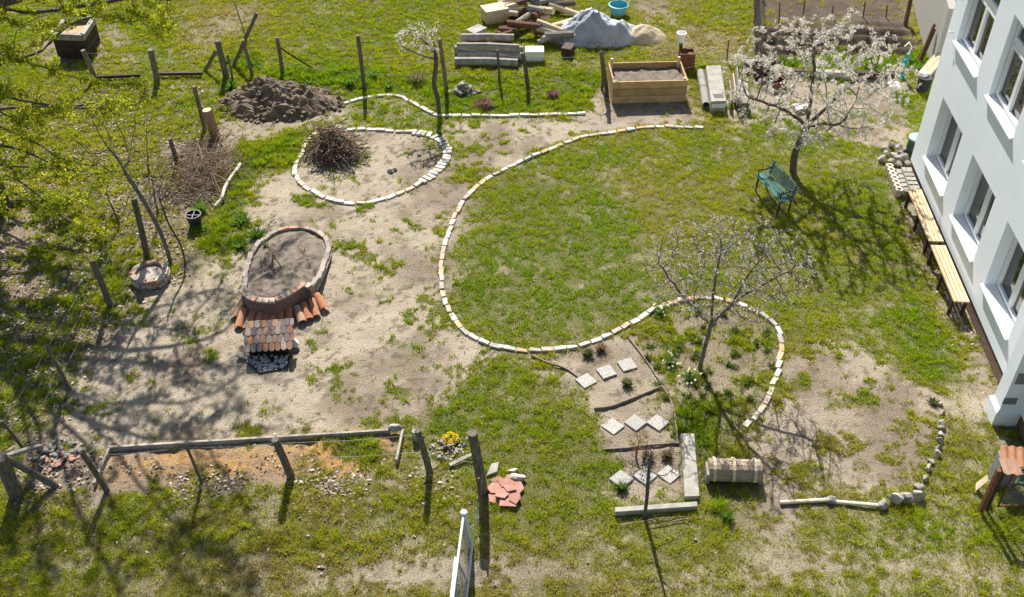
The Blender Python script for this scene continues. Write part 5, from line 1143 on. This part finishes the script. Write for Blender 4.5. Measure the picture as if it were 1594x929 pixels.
def scatter(pos, par, rad, n, spread, size, cols, name, mat, parent, org, seed, rmax=.012, per=4, outward=None, keep=None, clump=None, up=.0):
    """little leaf or petal faces in clusters along the thin twigs"""
    r = np.random.default_rng(seed); ids = np.where((par >= 0) & (rad < rmax))[0]
    if keep is not None: ids = np.array([i for i in ids if keep(pos[i])])
    if clump: ids = np.array([i for i in ids if mnoise.noise(Vector(pos[i]) * clump) > -.2])
    i = r.choice(ids, n); f = r.random(n)[:, None]; c = pos[i] * f + pos[par[i]] * (1 - f) + r.normal(0, spread, (n, 3))
    c = np.repeat(c, per, 0) + r.normal(0, size * .9, (n * per, 3)); m = len(c)
    a = r.normal(0, 1, (m, 3)); a /= np.linalg.norm(a, axis=1)[:, None]; b = np.cross(a, r.normal(0, 1, (m, 3))); b /= np.linalg.norm(b, axis=1)[:, None] + 1e-9
    s = (size * r.uniform(.55, 1.3, m))[:, None]; V = np.stack([c - a * s, c - b * s * .62, c + a * s, c + b * s * .62], 1).reshape(-1, 3) - np.array(org)
    cl = np.array(cols)[np.repeat(r.integers(0, len(cols), n), per)] * r.uniform(.8, 1.15, m)[:, None]
    o = link(name, fast_mesh(name, V, np.arange(4 * m).reshape(-1, 4), np.repeat(cl, 4, 0)), mat, parent); return o
def trunk_nodes(pts, step):
    out = []; sm = smooth_path([Vector(p) for p in pts], n=10)
    for q, h, k in walk(sm, lambda k: step): out.append((tuple(q), len(out) - 1))
    return out
def crown_points(n, c, rx, ry, rz, seed, inner=.0, flat=0):
    r = np.random.default_rng(seed); o = []
    while len(o) < n:
        p = r.uniform(-1, 1, 3); d = np.linalg.norm(p)
        if inner < d < 1 and (p[2] > -.75 or d > .5): o.append((c[0] + p[0] * rx, c[1] + p[1] * ry, c[2] + p[2] * rz))
    return o
WHITE = [(.84, .80, .73), (.88, .85, .80), (.76, .70, .60), (.82, .77, .67), (.66, .62, .46), (.74, .66, .60)]
YG = [(.40, .44, .03), (.50, .50, .03), (.30, .38, .03), (.58, .54, .05), (.24, .32, .03)]

# large blossom tree behind the bench
b = P(1235, 268); tr1 = thing('blossom_tree', 'wide spreading fruit tree covered in white blossom behind the green bench', 'tree', tuple(b))
st = trunk_nodes([b - Vector((0, 0, .1)), b + Vector((-.05, .02, .5)), b + Vector((.03, .0, .95)), b + Vector((.1, 0, 1.3))], .14)
k0 = len(st) - 1
for lim in ([(.5, .1, 1.75), (.95, .3, 2.2), (1.4, .3, 2.5)], [(-.25, -.1, 1.6), (-.8, -.2, 1.95), (-1.4, -.1, 2.1)], [(.15, .3, 1.8), (.2, .7, 2.5), (.1, .9, 3.1)], [(.25, -.4, 1.6), (.5, -.9, 1.9)]):
    prev = Vector(st[k0][0]); pi = k0
    for q in lim:
        q = b + Vector(q); n = max(int((q - prev).length / .14), 1)
        for j in range(1, n + 1): st.append((tuple(prev.lerp(q, j / n) + Vector((rnd.gauss(0, .012), rnd.gauss(0, .012), rnd.gauss(0, .012)))), pi)); pi = len(st) - 1
        prev = q
pos, par = colonize(None, crown_points(1150, (b.x + .12, b.y + .05, 2.5), 2.3, 1.9, 1.55, 3, .05), .11, 1.0, .13, 160, st, .06, 5)
rad = radii(par, .0042, 2.25, .088); skeleton(pos, par, rad, 'trunk', M['bark'], tr1, b, 1.25, 8)
scatter(pos, par, rad, 7200, .02, .016, WHITE, 'crown', M['petal'], tr1, b, 8, .016, 7, clump=2.2)
# small tree in the flower bed
b = P(1089, 573); tr2 = thing('blossom_tree', 'small fruit tree with sparse white blossom standing in the flower bed', 'tree', tuple(b))
st = trunk_nodes([b - Vector((0, 0, .1)), b + Vector((.03, .02, .35)), b + Vector((.07, .03, .8)), b + Vector((.10, .05, 1.2))], .12); k0 = len(st) - 1
for lim in ([(-.5, .2, 1.7), (-.95, .5, 2.2)], [(.6, .2, 1.65), (1.2, .3, 2.0), (1.7, .4, 2.3)], [(.1, .3, 1.8), (.15, .4, 2.6)], [(.35, -.2, 1.8), (.6, -.1, 2.5)], [(-.2, -.3, 1.6), (-.4, -.5, 2.1)]):
    prev = Vector(st[k0][0]); pi = k0
    for q in lim:
        q = b + Vector(q); n = max(int((q - prev).length / .12), 1)
        for j in range(1, n + 1): st.append((tuple(prev.lerp(q, j / n) + Vector((rnd.gauss(0, .01), rnd.gauss(0, .01), rnd.gauss(0, .01)))), pi)); pi = len(st) - 1
        prev = q
pos, par = colonize(None, crown_points(1900, (b.x + .3, b.y + .25, 2.25), 1.65, 1.25, 1.0, 13, .25), .085, .8, .085, 170, st, .18, 6)
rad = radii(par, .0048, 2.3, .043); skeleton(pos, par, rad, 'trunk', M['bark_grey'], tr2, b, 1.25, 8)
scatter(pos, par, rad, 1250, .014, .014, WHITE + [(.5, .55, .2)], 'crown', M['petal'], tr2, b, 18, .010, 4)
# young sapling on the slab strip's edge
def small_tree(name, label, px, pts, c, rxyz, n, tip, rbase, mat, seed, leaf=None, step=.10, dk=.13):
    b = P(*px); t = thing(name, label, 'tree', tuple(b)); st = trunk_nodes([b - Vector((0, 0, .08))] + [b + Vector(p) for p in pts], step)
    pos, par = colonize(None, crown_points(n, tuple(b + Vector(c)), *rxyz, seed, .2), step, .9, dk, 80, st, .12, seed); rad = radii(par, tip, 2.3, rbase)
    skeleton(pos, par, rad, 'trunk', mat, t, b, 1.2, 7)
    if leaf: scatter(pos, par, rad, leaf[0], .03, leaf[1], leaf[2], 'crown', leaf[3], t, b, seed + 1, leaf[4] if len(leaf) > 4 else .012, 3)
    return t
small_tree('sapling', 'bare young sapling with a dark trunk standing in front of the concrete kerb', (1003, 806), [(0, 0, .5), (-.02, .0, 1.0), (-.03, 0, 1.4)], (-.03, .05, 1.35), (.6, .5, .6), 110, .0035, .032, M['bark'], 31)
small_tree('pruned_tree', 'crooked dark tree with one white flowering branch beside the back fence', (684, 178), [(-.03, 0, .5), (-.1, 0, .9), (-.02, 0, 1.5), (-.04, 0, 1.9)], (-.4, .1, 2.1), (.75, .45, .55), 90, .003, .062, M['bark'], 33, (420, .022, WHITE, M['petal'], .014))
small_tree('bare_vine', 'thin bare crooked tree beside the near corner of the raised bed', (937, 140), [(0, 0, .4), (-.06, 0, .9), (-.04, 0, 1.1)], (-.15, .05, 1.35), (.55, .35, .3), 40, .003, .035, M['bark'], 35)
small_tree('bare_sapling', 'slim bare grey sapling between the fire ring and the brush heap', (266, 408), [(-.05, 0, .8), (-.25, .05, 1.6), (-.5, .1, 2.3)], (-.65, .25, 3.0), (.95, .8, .9), 130, .003, .046, M['bark_grey'], 37, (260, .02, YG, M['leaf'], .01))
small_tree('bare_shrub', 'many stemmed leafless shrub rising out of the litter by the brush heap', (246, 330), [(0, 0, .1), (0, 0, .25)], (0, .1, 1.0), (.75, .7, .85), 150, .003, .03, M['bark_grey'], 43, (120, .018, YG, M['leaf'], .006))
small_tree('bare_shrub', 'low leafless shrub among the weeds behind the bare shrub of many stems', (232, 268), [(0, 0, .1), (0, 0, .2)], (.05, .1, .8), (.6, .6, .7), 110, .003, .024, M['bark_grey'], 45, (90, .018, YG, M['leaf'], .006))
small_tree('bare_shrub', 'leafless shrub beside the leaning fence post near the fire ring', (186, 352), [(0, 0, .1), (0, 0, .2)], (-.05, .1, .85), (.65, .6, .75), 120, .003, .024, M['bark'], 47, (110, .018, YG, M['leaf'], .006))
small_tree('young_shoot', 'thin dark shoot standing right of the slim bare sapling', (288, 412), [(.02, 0, .5), (-.12, 0, 1.1), (-.16, 0, 1.5)], (-.18, .05, 1.7), (.35, .3, .35), 26, .003, .022, M['bark'], 39)
small_tree('rose_shrub', 'leafless reddish shrub on the slab strip above the lowest slabs', (990, 712), [(0, 0, .1), (0, 0, .2)], (0, 0, .38), (.28, .22, .26), 70, .0025, .02, pm('red_stem', (.20, .08, .06), (.30, .14, .10), 10, .9, .2), 41, (120, .014, [(.3, .12, .1), (.22, .25, .06)], M['leaf'], .01), .06, .07)

# big tree at the left: crown mostly above the picture, shading the ground
b = P(0, 322); big = thing('big_tree', 'big tree coming into yellow green leaf over the litter covered corner', 'tree', tuple(b)); rg = np.random.default_rng(77)
st = trunk_nodes([b - Vector((0, 0, .15)), b + Vector((.0, .1, 1.5)), b + Vector((.15, .0, 3.2)), b + Vector((.4, -.1, 4.6))], .28); k0 = len(st) - 1
hid = []
while len(hid) < 170:
    p = np.array([rg.uniform(-15.5, -3.6), rg.uniform(14.5, 24.5), rg.uniform(5.4, 11.0)])
    d = np.array([(p[0] + 9.8) / 6.2, (p[1] - 19.6) / 5.2, (p[2] - 7.6) / 3.4])
    zc = p[1] * _C - (p[2] - CAMH) * _S; v = -(p[1] * _S + (p[2] - CAMH) * _C) / zc * FPX + 464.5
    if np.linalg.norm(d) < 1 and v < -25: hid.append(tuple(p))
sv = np.array(tuple(sun_dir))
for poly, n in (([(90, 420), (300, 400), (400, 330), (500, 350), (500, 470), (430, 610), (300, 700), (60, 700), (-30, 560)], 330), ([(-80, 775), (330, 775), (450, 850), (420, 960), (-80, 960)], 190), ([(-100, 380), (130, 380), (60, 700), (-100, 700)], 90)):
    xs = [p[0] for p in poly]; ys = [p[1] for p in poly]; c = 0
    while c < n:
        x, y = rg.uniform(min(xs), max(xs)), rg.uniform(min(ys), max(ys))
        if not inside(poly, np.array([x]), np.array([y]))[0]: continue
        p = np.array(tuple(P(x, y))) + sv * rg.uniform(5.6, 10.5) / sv[2]
        zc = p[1] * _C - (p[2] - CAMH) * _S; v = -(p[1] * _S + (p[2] - CAMH) * _C) / zc * FPX + 464.5
        if v < -25: hid.append(tuple(p)); c += 1
        else: c += .02
vis = []
VP = [[(-60, -60), (150, -60), (165, 20), (110, 55), (60, 120), (-60, 150)], [(150, -40), (310, -40), (290, 40), (262, 78), (210, 40), (160, 10)], [(-60, 120), (70, 130), (240, 150), (245, 178), (110, 185), (60, 240), (-60, 235)], [(-60, 235), (60, 245), (150, 240), (200, 262), (80, 345), (-60, 300)], [(-60, 300), (120, 300), (190, 330), (110, 430), (-60, 440)]]
wts = [240, 130, 260, 210, 110]
for poly, n in zip(VP, wts):
    xs = [p[0] for p in poly]; ys = [p[1] for p in poly]; c = 0
    while c < n:
        x, y = rg.uniform(min(xs), max(xs)), rg.uniform(min(ys), max(ys))
        if inside(poly, np.array([x]), np.array([y]))[0]: vis.append(tuple(PY(x, y, rg.uniform(18.2, 20.8)))); c += 1
pos, par = colonize(None, hid + vis, .24, 2.4, .30, 190, st, .02, 9)
rad = radii(par, .008, 2.35, .27); skeleton(pos, par, rad, 'trunk', M['bark'], big, b, 1.4, 8)
zz = pos[:, 1] * _C - (pos[:, 2] - CAMH) * _S; vv = -(pos[:, 1] * _S + (pos[:, 2] - CAMH) * _C) / zz * FPX + 464.5
keepv = {tuple(p) for p, v in zip(pos, vv) if v > -40}
scatter(pos, par, rad, 6000, .05, .031, YG, 'crown', M['leaf'], big, b, 51, .018, 7, keep=lambda p: tuple(p) in keepv, clump=1.5)
scatter(pos, par, rad, 2900, .12, .042, YG, 'upper_crown', M['leaf'], big, b, 52, .022, 6, keep=lambda p: tuple(p) not in keepv, clump=.7)

# ------------------------------------------------------------------ small plants
def clump_plant(name, label, cat, px, r, h, n, cols, seed, wd=.02, mat=None, group=None, flowers=None):
    b = P(*px); g = np.random.default_rng(seed); f = g.random(n) ** .6; t = g.uniform(0, 6.283, n); x, y = r * f * np.cos(t), r * f * np.sin(t); z0 = gz(b.x, b.y)
    hh = h * (1 - .6 * f * f) * g.uniform(.5, 1.1, n); a = g.uniform(0, 6.283, n); w_ = wd * g.uniform(.6, 1.2, n); out = g.uniform(.2, .7, n) * h
    p0 = np.stack([x * .5 - np.cos(a) * w_, y * .5 - np.sin(a) * w_, hh * .25], -1); p1 = np.stack([x * .5 + np.cos(a) * w_, y * .5 + np.sin(a) * w_, hh * .25], -1); p2 = np.stack([x + np.cos(t) * out * .4, y + np.sin(t) * out * .4, hh], -1); p3 = np.stack([x * .25, y * .25, -.02 + hh * 0], -1)
    V = np.stack([p3, p1, p2, p0], 1).reshape(-1, 3); cl = np.array(cols)[g.integers(0, len(cols), n)] * g.uniform(.75, 1.2, n)[:, None]; cl = np.repeat(cl, 4, 0)
    if flowers:
        m, s, fc = flowers; i = g.integers(0, n, m); c = p2[i]; e = g.normal(0, 1, (m, 3)); e /= np.linalg.norm(e, axis=1)[:, None]; q = np.cross(e, g.normal(0, 1, (m, 3))); q /= np.linalg.norm(q, axis=1)[:, None]
        V = np.r_[V, np.stack([c - e * s, c - q * s, c + e * s, c + q * s], 1).reshape(-1, 3)]; cl = np.r_[cl, np.repeat(np.array([fc]), 4 * m, 0)]
    o = link(name, fast_mesh(name, V, np.arange(len(V)).reshape(-1, 4), cl), mat or M['leaf'], None, (b.x, b.y, z0)); return tag(o, label, cat, group)
HE = [(.25, .13, .12), (.34, .2, .17), (.2, .1, .1), (.3, .22, .14)]; GR = [(.10, .18, .03), (.15, .24, .035), (.08, .14, .03)]; DG = [(.07, .12, .035), (.12, .17, .05), (.18, .15, .07)]
clump_plant('heather', 'reddish brown heather cushion in front of the stone heap', 'plant', (753, 166), .30, .2, 900, HE, 1, .012)
clump_plant('heather', 'smaller purplish heather cushion nearer the raised bed', 'plant', (861, 151), .20, .2, 500, [(.22, .1, .12), (.3, .16, .18)], 2, .012)
clump_plant('dry_shrub', 'dry brown shrub by the fence left of the crooked tree', 'shrub', (649, 128), .28, .4, 260, [(.3, .22, .12), (.2, .17, .06)], 3, .012)
clump_plant('yellow_flower', 'bright yellow flowering cushion on the small rubble patch', 'flower', (702, 686), .13, .16, 200, GR, 4, .01, None, None, (420, .018, (.85, .68, .04)))
for i, (px, lb, col) in enumerate((((976, 600), 'bushy dark green plant below the uppermost slabs', DG), ((1008, 714), 'small reddish green plant beside the leafless shrub', HE + DG), ((1038, 712), 'green and rust plant nearer the concrete board', HE + DG), ((915, 553), 'tiny dark plant near the brick curve on the slab strip', DG), ((935, 546), 'dry brown plant near the brick curve above the slabs', [(.25, .17, .1)]), ((968, 762), 'tiny green plant in front of the lowest slabs', GR))): clump_plant('bed_plant', lb, 'plant', px, .13, .22, 160, col, 20 + i, .012)
for i, (px, lb) in enumerate((((1043, 567), 'clump of pale narcissus left of the small tree trunk'), ((1074, 590), 'clump of pale narcissus at the foot of the small tree'), ((1028, 488), 'clump of pale narcissus just inside the brick curve'))): clump_plant('narcissus', lb, 'flower', px, .16, .26, 120, [(.10, .19, .04), (.14, .24, .06)], 40 + i, .01, None, 'narcissus clumps in the flower bed', (16, .03, (.85, .83, .55)))
r10 = random.Random(55)
for i in range(42):
    x, y = r10.uniform(995, 1205), r10.uniform(485, 640)
    if (x - 1105) ** 2 / 105 ** 2 + (y - 560) ** 2 / 85 ** 2 > 1: continue
    clump_plant('bed_weed', 'low green weed growing in the brown earth under the small tree', 'plant', (x, y), r10.uniform(.08, .16), r10.uniform(.08, .16), 60, GR + DG, 60 + i, .012, None, 'weeds under the small tree')
for i in range(9):
    clump_plant('bed_weed', 'small weed sprouting in the herb bed soil', 'plant', (r10.uniform(405, 490), r10.uniform(385, 440)), .07, .34, 40, DG, 220 + i, .012, None, 'weeds in the herb bed')
for i in range(26):
    x, y = [(r10.uniform(350, 395), r10.uniform(95, 185)), (r10.uniform(440, 660), r10.uniform(118, 138)), (r10.uniform(1380, 1440), r10.uniform(85, 115)), (r10.uniform(1180, 1400), r10.uniform(95, 112)), (r10.uniform(290, 400), r10.uniform(330, 390))][i % 5]
    clump_plant('weed_tuft', 'leafy bright green weed tuft along the fences and the sandy yard', 'plant', (x, y), r10.uniform(.18, .3), r10.uniform(.18, .34), 130, [(.14, .26, .03), (.2, .33, .04), (.1, .2, .03)], 120 + i, .02, None, 'leafy weed tufts')
clump_plant('grass_tuft', 'bright green grass tuft growing in front of the log seat', 'plant', (1131, 809), .14, .25, 160, [(.12, .24, .025)], 161, .008)
clump_plant('corner_weed', 'dull green weed at the start of the curved stone row', 'plant', (1452, 628), .15, .14, 90, DG, 162, .014)
# pale daisies and petals dotted over the grass (beyond counting)
r = np.random.default_rng(91); n = 900; x = r.uniform(-9, 12, n); y = r.uniform(9.5, 30, n); k = in_frame(x, y) & (r.random(n) < sample(D, x, y) * .6); x, y = x[k], y[k]; n = len(x); c = np.stack([x, y, sample(HGT, x, y) + .045], -1); s = r.uniform(.008, .014, n)[:, None]
V = np.stack([c + s * np.array([-1, 0, .3]), c + s * np.array([0, -1, -.3]), c + s * np.array([1, 0, .3]), c + s * np.array([0, 1, .6])], 1).reshape(-1, 3)
o = link('daisies', fast_mesh('daisies', V, np.arange(4 * n).reshape(-1, 4), np.repeat(np.array([(.85, .84, .8)]), 4 * n, 0)), M['petal']); tag(o, 'tiny white daisies and fallen petals dotted over the grass', 'flowers', kind='stuff')
r = np.random.default_rng(92); fl = 0
for px in ((312, 826), (52, 910), (164, 830), (365, 877), (405, 899), (502, 885), (593, 862), (663, 876), (681, 782), (629, 832), (770, 912), (915, 877), (1083, 842), (480, 836), (345, 884), (605, 917), (705, 735), (500, 895)):
    q = P(*px); mb = MB(); s = r.uniform(.03, .055); mb.rock((q.x, q.y, gz(q.x, q.y) + .03), (s, s * .7, s * .6), int(q.x * 50) + 300, 6, 1, q.x); single('lawn_stone', mb, M['stone'], 'small pale stone lying loose on the front grass', 'stone', (q.x, q.y, 0), 'loose stones on the front grass')
